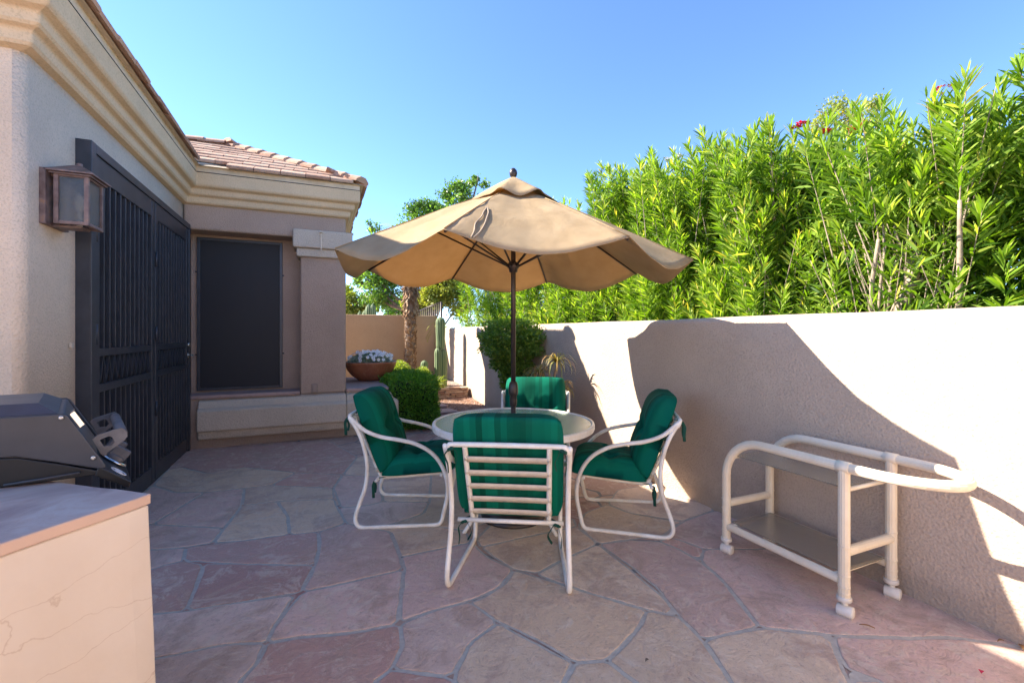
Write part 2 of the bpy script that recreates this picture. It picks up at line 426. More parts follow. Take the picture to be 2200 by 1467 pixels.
def m_island():
    m, t, b = mat('peach_stucco_cracked'); co = geoco(t)
    n = noise_n(t, 3, 5, .6, co)
    c = ramp(t, n, [(.3, (.80, .64, .47)), (.7, (.86, .72, .56))])
    mp = N(t, 'ShaderNodeMapping'); mp.inputs['Scale'].default_value = (.35, .35, 3.6); mp.inputs['Location'].default_value = (0.3, .1, .55); t.links.new(co, mp.inputs[0])
    nz = N(t, 'ShaderNodeTexNoise'); nz.inputs['Scale'].default_value = 7; nz.inputs['Detail'].default_value = 6; t.links.new(co, nz.inputs['Vector'])
    sc = N(t, 'ShaderNodeVectorMath', operation='SCALE'); sc.inputs['Scale'].default_value = .22; t.links.new(nz.outputs['Color'], sc.inputs[0])
    w = N(t, 'ShaderNodeVectorMath', operation='ADD'); t.links.new(mp.outputs[0], w.inputs[0]); t.links.new(sc.outputs[0], w.inputs[1])
    v = N(t, 'ShaderNodeTexVoronoi', feature='DISTANCE_TO_EDGE'); v.inputs['Scale'].default_value = 1.15; t.links.new(w.outputs[0], v.inputs['Vector'])
    mk = ramp(t, v.outputs['Distance'], [(.0015, .55), (.004, 0.0)])
    c = mixc(t, mk, c, (.60, .42, .27))
    t.links.new(c, b.inputs['Base Color']); b.inputs['Roughness'].default_value = .85
    bump(t, b, noise_n(t, 40, 5, .6, co), .25, .003); return m
M_['island'] = m_island()

# ---------------------------------------------------------------- ground
me = MB(); S = 400
me.add([(-S, -S, -.03), (S, -S, -.03), (S, S, -.03), (-S, S, -.03)], [(0, 1, 2, 3)])
tag(me.build('ground', M_['gravel']), kind='structure')
XW, XD, YB, YN = 2.88, -1.46, 6.5, 3.31        # garden wall face, door wall face, window wall face, near wall face
me = MB(); me.add([(-5, -6, 0), (2.95, -6, 0), (2.95, 6.95, 0), (-5, 6.95, 0)], [(0, 1, 2, 3)])
tag(me.build('patio', M_['patio']), kind='structure')
# raised gravel strip behind the patio, gently rising
V = []; nx, ny = 90, 110
for j in range(ny+1):
    for i in range(nx+1):
        x = .3+2.6*i/nx; y = 6.9+4.3*j/ny
        z = -.005+.10*max(0, min(1, (y-6.9)/1.9))+.012*noise.noise(Vector((x*9, y*9, 0)))+.007*noise.noise(Vector((x*30, y*30, 3)))
        V.append((x, y, z))
me = MB(); me.add(V, [(j*(nx+1)+i, j*(nx+1)+i+1, (j+1)*(nx+1)+i+1, (j+1)*(nx+1)+i) for j in range(ny) for i in range(nx)], True)
tag(me.build('gravel_bed', M_['gravel']), kind='structure')
# loose pebbles on the gravel strip (uncountable)
n = 5200; px = rng.uniform(1.0, 2.86, n); py = rng.uniform(6.9, 8.85, n)
pz = .0+.10*np.clip((py-6.9)/1.9, 0, 1)
octa = np.array([(1, 0, 0), (0, 1, 0), (-1, 0, 0), (0, -1, 0), (0, 0, 1), (0, 0, -1)], float)
of = np.array([(0, 1, 4), (1, 2, 4), (2, 3, 4), (3, 0, 4), (1, 0, 5), (2, 1, 5), (3, 2, 5), (0, 3, 5)])
sz = rng.uniform(.006, .015, (n, 1, 3))
V = (octa[None]*sz+rng.normal(0, .002, (n, 6, 3))+np.stack([px, py, pz], 1)[:, None]).reshape(-1, 3)
F = (of[None]+(np.arange(n)*6)[:, None, None]).reshape(-1, 3)
M_['pebble'] = m_tile(); M_['pebble'].name = 'pebble'
o = mesh_np('pebbles', V, F, M_['pebble']); tag(o, 'loose reddish gravel pebbles beside the garden wall', 'gravel', kind='stuff')

# flagstones traced from the patio: A and B are two frames of pixel coordinates
Af = lambda p: G(300+p[0]*.45455, 950+p[1]*.45455)
Bf = lambda p: G(1000+p[0]*.54545, 1050+p[1]*.54545)
r1, r2, p1, p2, t1, t2 = (.62, .38, .31), (.58, .345, .285), (.70, .49, .41), (.72, .54, .45), (.76, .585, .43), (.72, .53, .37)
TA = [
 (p1, [(-90, 525), (48, 512), (220, 498), (207, 562), (120, 582), (48, 605), (-90, 640)]),
 (r1, [(220, 498), (480, 468), (710, 438), (845, 425), (848, 500), (830, 582), (600, 580), (420, 575), (207, 562)]),
 (r1, [(-90, 640), (48, 605), (120, 582), (207, 562), (305, 577), (270, 680), (215, 800), (60, 815), (-90, 830)]),
 (r2, [(305, 577), (420, 575), (600, 580), (830, 582), (790, 650), (765, 712), (500, 755), (215, 800), (270, 680)]),
 (p1, [(845, 425), (975, 385), (1080, 405), (1185, 425), (1215, 500), (1250, 602), (1000, 662), (765, 712), (830, 582), (848, 500)]),
 (p2, [(-90, 830), (60, 815), (215, 800), (500, 755), (740, 722), (650, 850), (598, 950), (400, 960), (70, 1030), (-90, 1060)]),
 (p1, [(765, 712), (1000, 662), (1250, 602), (1235, 720), (1222, 862), (1000, 905), (780, 925), (598, 950), (650, 850)]),
 (p2, [(-90, 1060), (70, 1030), (400, 960), (598, 950), (560, 1040), (470, 1137), (420, 1260), (-90, 1260)]),
 (r1, [(598, 950), (780, 925), (1000, 905), (1230, 862), (1245, 960), (1190, 1075), (1110, 1137), (1060, 1260), (420, 1260), (470, 1137), (560, 1040)]),
 (t2, [(1185, 425), (1215, 500), (1235, 545), (1400, 510), (1570, 475), (1540, 420), (1400, 398), (1185, 392), (1080, 405)]),
 (p1, [(1235, 545), (1400, 510), (1570, 475), (1640, 540), (1770, 602), (1700, 690), (1560, 755), (1400, 795), (1225, 855), (1235, 720), (1250, 602)]),
 (p2, [(1225, 862), (1400, 795), (1560, 755), (1698, 852), (1560, 955), (1478, 1112), (1190, 1075), (1245, 960)]),
 (r2, [(1110, 1137), (1190, 1075), (1478, 1112), (1540, 1260), (1060, 1260)]),
 (t1, [(1698, 852), (1870, 955), (2052, 1040), (2005, 1137), (1985, 1260), (1540, 1260), (1478, 1112), (1560, 955)]),
 (p1, [(-90, 395), (60, 390), (400, 408), (345, 478), (220, 498), (48, 512), (-90, 525)]),
 (p1, [(60, 390), (310, 238), (495, 218), (485, 300), (400, 408), (250, 400)]),
 (t2, [(400, 408), (485, 300), (650, 280), (700, 350), (710, 438), (480, 468), (345, 478)]),
 (t2, [(650, 280), (920, 270), (940, 320), (975, 385), (845, 425), (710, 438), (700, 350)]),
 (t1, [(495, 218), (620, 205), (915, 218), (920, 270), (650, 280), (485, 300)]),
 (p1, [(-90, 395), (60, 390), (310, 238), (170, 240), (60, 205), (-90, 330)]),
 (t2, [(60, 205), (170, 240), (310, 238), (495, 218), (620, 205), (740, 145), (500, 120), (320, 150), (200, 120), (130, 130)]),
 (r2, [(130, 130), (200, 120), (320, 150), (500, 120), (740, 145), (960, 155), (1030, 70), (900, -5), (520, 0), (200, 20)]),
 (r1, [(740, 145), (960, 155), (915, 218), (620, 205)]),
 (p1, [(960, 155), (1140, 165), (1150, 282), (1080, 300), (950, 312), (915, 218)]),
 (p2, [(950, 312), (1080, 300), (1150, 282), (1370, 285), (1340, 340), (1185, 392), (1080, 405), (975, 385), (940, 320)]),
 (t1, [(960, 155), (1030, 70), (1180, 50), (1380, 120), (1370, 285), (1150, 282), (1140, 165)]),
 (t2, [(1370, 285), (1380, 120), (1560, 110), (1700, 170), (1760, 300), (1640, 380), (1540, 420), (1400, 398), (1185, 392), (1340, 340)]),
]
TB = [
 (t2, [(190, 320), (400, 385), (715, 482), (690, 540), (620, 620), (555, 678), (430, 686), (300, 605), (130, 528), (15, 450), (80, 425), (150, 380)]),
 (t2, [(60, 232), (200, 200), (330, 172), (440, 150), (522, 220), (415, 265), (285, 335), (190, 320), (110, 270)]),
 (t2, [(40, 200), (60, 232), (200, 200), (330, 172), (440, 150), (430, 120), (300, 90), (130, 110)]),
 (t1, [(295, 348), (285, 335), (415, 265), (522, 220), (600, 280), (700, 360), (780, 430), (838, 502), (715, 482), (400, 385)]),
 (t2, [(440, 150), (470, 95), (560, 62), (640, 95), (760, 118), (855, 130), (780, 188), (640, 203), (522, 220)]),
 (t1, [(560, 62), (640, 95), (855, 130), (985, 85), (880, 20), (760, -20), (600, 5)]),
 (p1, [(522, 220), (640, 203), (765, 208), (840, 240), (925, 287), (1000, 350), (1060, 420), (1110, 490), (1158, 548), (932, 597), (838, 502), (760, 400), (640, 300)]),
 (r1, [(780, 188), (850, 205), (940, 240), (925, 287), (840, 240), (765, 208)]),
 (p1, [(855, 130), (985, 85), (1290, 210), (1165, 240), (940, 240), (850, 205), (780, 188)]),
 (p1, [(940, 240), (1165, 240), (1290, 210), (1560, 318), (1900, 470), (2200, 580), (2200, 628), (1930, 588), (1745, 590), (1600, 586), (1450, 580), (1158, 548), (1110, 490), (1060, 420), (1000, 350), (925, 287)]),
 (t1, [(932, 597), (1158, 548), (1300, 565), (1450, 580), (1462, 650), (1520, 764), (1555, 850), (1105, 850), (1045, 764), (990, 680)]),
 (p1, [(1450, 580), (1600, 586), (1745, 590), (1930, 588), (2160, 622), (2600, 760), (2600, 900), (1780, 900), (1640, 764), (1500, 712), (1462, 650)]),
 (t2, [(1512, 735), (1530, 724), (1640, 764), (1780, 900), (1575, 900), (1520, 764)]),
 (t1, [(715, 482), (838, 502), (932, 597), (990, 680), (1045, 764), (1105, 850), (760, 850), (670, 764), (555, 678), (620, 620), (690, 540)]),
 (t1, [(430, 686), (555, 678), (670, 764), (760, 850), (350, 850), (385, 764)]),
]
def refine(poly, step=.035, amp=.006, seed=0, inset=0):
    P = [Vector((p[0], p[1], 0)) for p in poly]
    for _ in range(1):                                # one gentle corner cut
        Q = []
        for i in range(len(P)):
            a, b = P[i], P[(i+1) % len(P)]; L = (b-a).length; c = min(.12, .03/max(L, .01))
            Q += [a.lerp(b, c), a.lerp(b, 1-c)]
        P = Q
    out = []
    for i in range(len(P)):
        a, b = P[i], P[(i+1) % len(P)]; k = max(1, int((b-a).length/step))
        for j in range(k): out.append(a.lerp(b, j/k))
    ar = sum(out[i].x*out[(i+1) % len(out)].y-out[(i+1) % len(out)].x*out[i].y for i in range(len(out)))
    if ar < 0: out.reverse()
    res = []
    for i, p in enumerate(out):
        t = (out[(i+1) % len(out)]-out[i-1]); t.normalize(); nrm = Vector((-t.y, t.x, 0))
        w = inset+(amp*noise.noise(Vector((p.x*9+seed, p.y*9, 1)))+amp*.6*noise.noise(Vector((p.x*28+seed, p.y*28, 2))) if inset else 0)
        res.append(p+nrm*w)
    return res
sv, sf, sc_ = [], [], []; mo = MB()
for k, (c, poly, fr) in enumerate([(c, p, Af) for c, p in TA]+[(c, p, Bf) for c, p in TB]):
    g = [fr(p) for p in poly]
    a = refine(g, seed=k*3.1, inset=-.003); mo.add([(p.x, p.y, .002+.00004*k) for p in a], [tuple(range(len(a)))])
    wv = .011+.004*random.random()
    b = refine(g, seed=k*3.1, inset=wv); b2 = refine(g, seed=k*3.1, inset=wv+.005)
    zt = .0064+.0016*random.random(); n0 = len(sv)
    o_ = refine(g, seed=k*3.1, inset=0)
    keep = list(range(len(b)))
    for _ in range(8):          # drop inset points that fold back at tight corners
        bad = set()
        for q in range(len(keep)):
            i0, i1 = keep[q], keep[(q+1) % len(keep)]
            if (b2[i1]-b2[i0]).dot(o_[i1]-o_[i0]) <= .05*(o_[i1]-o_[i0]).length_squared: bad.update((i0, i1))
        if not bad: break
        keep = [q for q in keep if q not in bad]
    b = [b[q] for q in keep]; b2 = [b2[q] for q in keep]; m = len(b)
    sv += [(p.x, p.y, .001) for p in b]+[(p.x, p.y, zt-.0012) for p in b]+[(p.x, p.y, zt) for p in b2]
    f = [tuple(n0+2*m+i for i in range(m))]
    for q in (0, 1):
        f += [(n0+q*m+i, n0+q*m+(i+1) % m, n0+(q+1)*m+(i+1) % m, n0+(q+1)*m+i) for i in range(m)]
    sf += f; j = .9+.2*random.random(); sc_ += [(c[0]*j, c[1]*j, c[2]*j, 1)]*len(f)
tag(mo.build('patio_mortar', M_['mortar']), kind='structure')
mesh = bpy.data.meshes.new('patio_flagstones'); mesh.from_pydata(sv, [], sf); mesh.update()
at = mesh.attributes.new('stonecol', 'FLOAT_COLOR', 'FACE'); at.data.foreach_set('color', [x for c in sc_ for x in c])
o = bpy.data.objects.new('patio_flagstones', mesh); mesh.materials.append(M_['flag']); link(o); tag(o, kind='structure')
import bmesh
bm = bmesh.new(); bm.from_mesh(mesh); bmesh.ops.triangulate(bm, faces=[f for f in bm.faces if len(f.verts) > 4], ngon_method='EAR_CLIP')
bm.to_mesh(mesh); bm.free()

# ---------------------------------------------------------------- garden walls
def stucco_wall(name, x0, x1, y0, y1, zt, m, along='Y', rr=.045, wob=.006):
    L = (y1-y0) if along == 'Y' else (x1-x0); T = (x1-x0) if along == 'Y' else (y1-y0)
    prof = [(0, 0)]+[(0, zt*k/6) for k in range(1, 6)]
    for k in range(7): a = PI/2*k/6; prof.append((rr-rr*math.cos(a), zt-rr+rr*math.sin(a)))
    prof += [(T/2, zt+.004)]
    for k in range(7): a = PI/2*k/6; prof.append((T-rr+rr*math.sin(a), zt-rr+rr*math.cos(a)))
    prof += [(T, zt/2), (T, 0)]
    n = int(L/.12); vs = []
    for i in range(n+1):
        s = L*i/n
        for (q, z) in prof:
            q2 = q+wob*noise.noise(Vector((s*1.3, z*2, q*4))); z2 = z+(wob*.9*noise.noise(Vector((s*2.1, q*5, 7))) if z > zt*.5 else 0)
            vs.append((x0+q2, y0+s, z2) if along == 'Y' else (x0+s, y0+q2, z2))
    k = len(prof); fs = [(i*k+j, i*k+j+1, (i+1)*k+j+1, (i+1)*k+j) for i in range(n) for j in range(k-1)]
    fs += [tuple(range(k)), tuple(n*k+j for j in range(k))]
    mb = MB(); mb.add(vs, fs, True); return mb.build(name, m)
o = stucco_wall('garden_wall', XW, XW+.21, -6, 11.15, 1.52, M_['gardenwall'])
tag(o, 'long low tan stucco wall with rounded top running beside the patio', 'wall')
o = stucco_wall('garden_wall', -2.5, 2.80, 11.2, 11.4, 1.83, M_['farwall'], 'X', .02)
tag(o, 'tall plain brown stucco wall crossing behind the palm trunk', 'wall')

# ---------------------------------------------------------------- house
HX = .361; YE = 9.5
house = empty('house', (XD, YB, 0), label='stucco house wing with cream cornice, clay tile roof and dark security doors', cat='house')
def H(mb, name, m, par=house, **k):       # geometry written in world space, parented to a thing placed at its base
    org = Vector((0, 0, 0)); q = par
    while q is not None: org += Vector(q.location); q = q.parent
    mb.v = [(p[0]-org.x, p[1]-org.y, p[2]-org.z) for p in mb.v]; return mb.build(name, m, par, **k)
# near block and door wall, rounded outside corner
rc = .05; foot = [(-7, YN), (XD-rc, YN)]+[(XD-rc+rc*math.sin(PI/2*k/6), YN+rc-rc*math.cos(PI/2*k/6)) for k in range(1, 7)]
foot += [(XD, YE), (-7, YE)]
mb = MB(); mb.prism(foot, 0, 3.2)
for i in range(2+1, 2+8):
    mb.sm[i] = True
o = H(mb, 'wall', M_['cream']); o['label'] = 'cream stucco wall carrying the lantern and security doors'
# window wing: plinth, header, side pieces, recess back
YR = YB+.33
mb = MB()
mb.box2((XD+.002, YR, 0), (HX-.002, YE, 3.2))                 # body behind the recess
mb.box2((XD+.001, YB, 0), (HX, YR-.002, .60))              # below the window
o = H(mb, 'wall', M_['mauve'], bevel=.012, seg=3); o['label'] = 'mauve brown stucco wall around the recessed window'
mb = MB(); mb.box2((XD+.001, YB-.02, 2.64), (HX+.003, YR-.004, 3.2)); H(mb, 'header', M_['mauve'], bevel=.03, seg=4)
mb = MB(); mb.box2((-.195, YB-.004, .60), (HX+.004, YR-.006, 2.66)); H(mb, 'column', M_['mauve'], bevel=.025, seg=4)
mb = MB(); mb.box2((-.195-.085, YB-.10, 2.50), (HX+.085, YR+.02, 2.735)); H(mb, 'column_capital', M_['band'], bevel=.02, seg=3)
mb = MB(); mb.box2((-.195-.045, YB-.06, 2.39), (HX+.045, YR+.01, 2.499)); H(mb, 'column_capital', M_['band'], bevel=.018, seg=3)
mb = MB(); mb.box2((XD+.02, YB-.03, .602), (-.197, YR-.001, .645)); H(mb, 'window_sill', M_['stone_top'], bevel=.008)
# belt moulding below the window (wraps to the planter ledge)
prof = [(0, .585), (.05, .575), (.085, .50), (.13, .478), (.145, .46), (.145, .235), (.13, .222), (.085, .218), (.085, .13), (.07, .118), (0, .118)]
def sweep(path, prof, close_ends=True):
    n = len(path); dirs = [(Vector(path[i+1])-Vector(path[i])).normalized() for i in range(n-1)]; vs = []
    for i, p in enumerate(path):
        a = dirs[max(i-1, 0)]; b = dirs[min(i, n-2)]
        na, nb = Vector((a.y, -a.x)), Vector((b.y, -b.x)); m = (na+nb); m = m/(1+na.dot(nb))
        for q, z in prof: vs.append((p[0]+m.x*q, p[1]+m.y*q, z))
    k = len(prof); fs = [(i*k+j, i*k+j+1, (i+1)*k+j+1, (i+1)*k+j) for i in range(n-1) for j in range(k-1)]
    if close_ends: fs += [tuple(range(k)), tuple((n-1)*k+j for j in range(k))]
    mb = MB(); mb.add(vs, fs, False); return mb
H(sweep([(-1.30, YB-.001), (HX+.005, YB-.001)], prof), 'belt_moulding', M_['band'], bevel=.014, seg=3)
# cornice
cp = [(-.01, 2.93), (.045, 2.945), (.057, 2.962), (.057, 3.02), (.095, 3.035), (.107, 3.05), (.107, 3.105), (.155, 3.122), (.172, 3.14), (.172, 3.285), (-.01, 3.29)]
path = [(-7, YN), (XD, YN), (XD, YB-.02), (HX, YB-.02), (HX, YE), (-7, YE)]
H(sweep(path, cp), 'cornice', M_['cornice'], bevel=.013, seg=3)
H(sweep(path, [(.0, 3.290), (.168, 3.291), (.168, 3.375), (.0, 3.376)]), 'fascia_board', M_['wood'])
H(sweep([(p[0], p[1]) for p in path], [(.1, 3.2862), (.1695, 3.2862), (.1695, 3.2898), (.1, 3.2898)]), 'fascia_gap', M_['gap'])
# roof: deck and tiles
PIT = .49; EX, EY = XD+.21, YB-.02-.21      # eave lines of the two wings
EXR = HX+.215; EZ = 3.352; EYB = YE+.25; YRG = (EY+EYB)/2
def zf(y): return EZ+PIT*(y-EY)
def zd(x): return EZ+PIT*(EX-x)
hs = YRG-EY
mb = MB()
A = (EXR, EY, EZ); B = (EXR-hs, YRG, zf(YRG)); Cc = (EXR, EYB, EZ); D0 = (EX, EY, EZ); D1 = (EX-hs, YRG, zf(YRG))
mb.add([D0, A, B, D1, Cc, (-7, EYB, EZ), (-7, YRG, zf(YRG))], [(0, 1, 2, 3), (1, 4, 2), (4, 5, 6, 3, 2)])
YEN = YN-.21
mb.add([(EX, YEN, EZ), D0, D1, (-4.4, YRG, zd(-4.4)), (-4.4, YEN+3.2, zd(-4.4)), (-7, YEN, EZ), (-7, YEN+3.2, zd(-4.4))], [(0, 1, 2, 3, 4), (0, 4, 6, 5)])
# soffit closing the roof from below
mb.add([(EX-.002, YEN+.002, EZ-.001), (EX-.002, EY, EZ-.001), (XD, YB, EZ-.001), (XD, YN, EZ-.001)], [(0, 1, 2, 3)])
mb.add([(EX, EY+.002, EZ-.001), (EXR-.002, EY+.002, EZ-.001), (HX, YB, EZ-.001), (XD, YB, EZ-.001)], [(0, 1, 2, 3)])
mb.add([(EXR-.002, EY, EZ-.001), (EXR-.002, EYB, EZ-.001), (HX, EYB, EZ-.001), (HX, YB, EZ-.001)], [(0, 1, 2, 3)])
roof = H(mb, 'roof', M_['wood'])
def tile(mb, c, ex, up, nrm, w, l, th, tilt=.06):
    # slab with rounded long front edge; ex across, up the slope, nrm outward
    M = Matrix((ex, up, nrm)).transposed()
    j = random.uniform(-.014, .014); ang = random.uniform(-.03, .03); tilt += random.uniform(0, .03)
    up2 = (up+nrm*(-tilt)).normalized(); up2 = (up2+ex*ang).normalized(); n2 = ex.cross(up2); c = Vector(c)+nrm*(random.uniform(0, .006))
    P = []
    for (b, hh) in ((0, 0), (0, .55), (.012, .85), (.035, 1), (l, 1), (l, 0)):
        for a in (-w/2+.004, w/2-.004): P.append(c+ex*a+up2*(b+j)+n2*(th*hh))
    fs = [(2*i, 2*i+1, 2*i+3, 2*i+2) for i in range(5)]+[(10, 11, 1, 0), (0, 2, 4, 6, 8, 10), (11, 9, 7, 5, 3, 1)]
    mb.add(P, fs)
mb = MB(); sl_ = math.sqrt(1+PIT*PIT)
upv = Vector((0, 1, PIT)).normalized(); nv = Vector((0, -PIT, 1)).normalized()
rows = int(hs*sl_/.235)+1; tw = .285
for r in range(rows):
    y = EY-.035+r*.235/sl_; off = (r % 2)*tw/2+random.uniform(-.02, .02)
    x = EX-hs-.4+off
    while x < EXR:
        s = y-EY
        if x-tw/2 > EX-s-.16-(.0 if r else -.12) and x+tw/2 < EXR-s+.16 and y < YRG-.02:
            tile(mb, (x, y, zf(y)+.012), Vector((1, 0, 0)), upv, nv, tw, .30, .042)
        x += tw
upv = Vector((-1, 0, PIT)).normalized(); nv = Vector((PIT, 0, 1)).normalized()
for r in range(3):            # east slope of the wing
    x = EXR+.035-r*.235/sl_; y = EY+.2
    for k in range(14):
        yy = y+k*tw+(r % 2)*tw/2
        if yy < EYB-.2 and yy > EY+r*.22+.05: tile(mb, (x, yy, EZ+PIT*(EXR-x)+.012), Vector((0, 1, 0)), upv, nv, tw, .30, .042)
for r in range(9):            # door wing slope facing the patio
    x = EX+.035-r*.235/sl_; s = EX-x
    y = YEN+(r % 2)*tw/2
    while y < EY+s-.05:
        if y-tw/2 > YEN+s-.16: tile(mb, (x, y, zd(x)+.012), Vector((0, 1, 0)), upv, nv, tw, .30, .042)
        y += tw
upv = Vector((0, 1, PIT)).normalized(); nv = Vector((0, -PIT, 1)).normalized()
for r in range(4):
    y = YEN-.035+r*.235/sl_
    for k in range(16): tile(mb, (EX-.15-k*tw-(r % 2)*tw/2-(y-YEN), y, EZ+PIT*(y-YEN)+.012), Vector((1, 0, 0)), upv, nv, tw, .30, .042)
H(mb, 'roof_tiles', M_['tile'], roof)
mb = MB()      # hip and ridge caps
hd = Vector((-1, 1, PIT)); hl = hd.length*hs; hd.normalize()
def cap(p, d, l=.34):
    global mb
    d = d.normalized(); s = Vector((d.y, -d.x, 0)).normalized(); n_ = s.cross(d)
    if n_.z < 0: n_ = -n_
    p = Vector(p); d = (d-n_*.07).normalized(); P = []
    for b in (0, l):
        for a, h in ((-.12, 0), (-.115, .03), (-.045, .075), (.045, .075), (.115, .03), (.12, 0)): P.append(p+d*b+s*a*(1-.1*b/l)+n_*h)
    fs = [(i, i+1, i+7, i+6) for i in range(5)]+[(0, 1, 2, 3, 4, 5), (11, 10, 9, 8, 7, 6), (5, 0, 6, 11)]
    mb.add(P, fs)
mb = MB(); k = 0
while k*.27 < hl: cap(Vector(A)+Vector((-.02, .02, .035))+hd*(k*.27), hd); k += 1
H(mb, 'hip_caps', M_['tile'], roof); mb = MB()
for k in range(10): cap((B[0]-.1-k*.27, YRG, B[2]+.03), Vector((-1, 0, 0.02)))
H(mb, 'ridge_caps', M_['tile'], roof); mb = MB(); hb = Vector((-1, -1, PIT)).normalized(); k = 0
while k*.27 < hl: cap(Vector(Cc)+Vector((.03, .03, .03))+hb*(k*.27), hb); k += 1
H(mb, 'hip_caps', M_['tile'], roof); mb = MB(); k = 0; h2 = Vector((-1, 1, PIT)).normalized()
while k*.27 < 2.5: cap(Vector((EX+.03, YEN-.03, EZ+.03))+h2*(k*.27), h2); k += 1
H(mb, 'hip_caps', M_['tile'], roof)
mb = MB(); mb.add([(EX-.02, EY-.01, EZ+.01), (EX+.36, EY-.035, EZ+.004), (EX+.34, EY-.05, EZ+.02), (EX+.05, EY-.06, EZ-.0), (EX-.10, EY+.2, EZ+.09), (EX+.12, EY+.1, EZ+.05)], [(0, 3, 1), (1, 3, 2), (0, 5, 4)])
o = H(mb, 'flashing', M_['steel'], roof)
# window with dark sun screen
wx0, wx1, wz0, wz1 = -1.385, -.42, .665, 2.61; yw = YR
win = empty('window', (wx0-XD, yw-YB, wz0)); del_ = win; win.parent = house; win.location = (wx0-XD, yw-YB, wz0)
mb = MB(); fw = .035
for a, b in (((wx0, yw-.035, wz0), (wx0+fw, yw-.001, wz1)), ((wx1-fw, yw-.035, wz0), (wx1, yw-.001, wz1)), ((wx0+fw, yw-.034, wz0), (wx1-fw, yw-.001, wz0+fw)), ((wx0+fw, yw-.034, wz1-fw), (wx1-fw, yw-.001, wz1))): mb.box2(a, b)
def Hw(mb, name, m, **k):
    mb.v = [(p[0]-wx0, p[1]-yw, p[2]-wz0) for p in mb.v]; return mb.build(name, m, win, **k)
o = Hw(mb, 'window_frame', M_['iron'], bevel=.003)
for z in (wz0+.45, wz1-.45):
    for a in (wx0-.02, wx1): mb = MB(); mb.box2((a, yw-.02, z), (a+.02, yw-.012, z+.02)); Hw(mb, 'window_clip', M_['iron'])
m, t, b = mat('sun_screen_mesh'); co = objco(t)
b.inputs['Base Color'].default_value = (.022, .023, .028, 1); b.inputs['Roughness'].default_value = .5; b.inputs['Specular IOR Level'].default_value = .25
bump(t, b, noise_n(t, 3, 3, .5, co), .15, .02)
mb = MB(); mb.box2((wx0+fw-.002, yw-.020, wz0+fw-.002), (wx1-fw+.002, yw-.006, wz1-fw+.002)); Hw(mb, 'sun_screen', m)
# outlet box and little hook bracket on the capital
mb = MB(); p = atY(676, 834, YB-.03); mb.box((p.x, YB-.02, p.z), (.075, .035, .115)); mb.box((p.x, YB-.042, p.z), (.05, .012, .085))
H(mb, 'outlet_cover', M_['plastic'], bevel=.006)
mb = MB(); p = atY(690, 520, YB-.10); mb.box((p.x, YB-.108, p.z), (.016, .012, .24)); mb.box((p.x, YB-.125, p.z+.125), (.03, .05, .02))
H(mb, 'hook_bracket', M_['strap'], bevel=.002)
mb = MB(); mb.box((XD+.01, 3.80, 1.32), (.012, .03, .03)); H(mb, 'wall_clip', M_['strap'])
# double security doors
def gate_leaf(y0, y1, hinge_first, handle=False):
    g = empty('security_door', (0, 0, 0)); g.parent = house; g.location = (0, y0-YB, 0)
    def K(mb, name, m, **k):
        mb.v = [(q[0]-XD, q[1]-y0, q[2]) for q in mb.v]; return mb.build(name, m, g, **k)
    x0, x1 = XD+.035, XD+.075; zt = 2.62; st = .075
    mb = MB()
    mb.box2((x0, y0, .03), (x1, y0+st, zt)); mb.box2((x0, y1-st, .03), (x1, y1, zt))
    mb.box2((x0, y0+st, zt-.15), (x1-.002, y1-st, zt)); mb.box2((x0, y0+st, .03), (x1-.002, y1-st, .17))
    mb.box2((x0, y0+st, 1.235), (x1-.002, y1-st, 1.29)); mb.box2((x0, y0+st, .985), (x1-.002, y1-st, 1.04))
    K(mb, 'door_frame', M_['iron'], bevel=.003)
    mb = MB(); n = 11; w = (y1-y0-2*st)
    for k in range(1, n):
        y = y0+st+w*k/n
        mb.box2((x0+.008, y-.009, .17), (x1-.006, y+.009, .985)); mb.box2((x0+.008, y-.009, 1.29), (x1-.006, y+.009, zt-.15))
    K(mb, 'door_bars', M_['iron'], bevel=.002)
    mb = MB(); nz_ = 11; q = w/nz_
    for k in range(nz_):
        ya = y0+st+q*k
        for (a, b) in (((ya+.004, 1.235), (ya+q/2, 1.04)), ((ya+q-.004, 1.235), (ya+q/2, 1.04))):
            v = Vector((0, b[0]-a[0], b[1]-a[1])); an = math.atan2(v.z, v.y)
            mb.box((x0+.02, (a[0]+b[0])/2, (a[1]+b[1])/2), (.016, v.length, .014), M=Matrix.Rotation(an, 3, 'X'))
    K(mb, 'door_zigzag', M_['iron'])
    mb = MB(); mb.box2((x0-.012, y0+.03, .06), (x0+.004, y1-.03, zt-.03)); K(mb, 'door_screen', M_['screen'])
    for z in (.62, 1.32, 2.02):
        mb = MB(); mb.tube([(x1+.004, y0+.008, z), (x1+.004, y0+.008, z+.14)], .011, 8); K(mb, 'door_hinge', M_['iron'])
    if handle:
        mb = MB(); mb.tube([(x1-.01, y1-.035, 1.14), (x1+.05, y1-.035, 1.14), (x1+.055, y1-.035, 1.14)], .011, 10); mb.tube([(x1+.045, y1-.035, 1.14), (x1+.052, y1-.12, 1.137)], .009, 8)
        mb.lathe([(0, 0), (.03, 0), (.03, .01), (0, .012)], (x1, y1-.035, 1.14), 16, Matrix.Rotation(PI/2, 3, 'Y'))
        K(mb, 'door_handle', M_['steel'])
        mb = MB(); mb.lathe([(0, 0), (.03, 0), (.028, .02), (0, .024)], (x1, y1-.035, 1.26), 16, Matrix.Rotation(PI/2, 3, 'Y')); K(mb, 'door_lock', M_['steel'])
    return g
GY0, GYM, GY1 = 3.93, 5.20, 6.40
gate_leaf(GY0+.02, GYM-.012, True)['label'] = 'near leaf of the dark security doors'
gate_leaf(GYM+.012, GY1, False, True)['label'] = 'far leaf of the dark security doors, with the lever handle'
mb = MB()
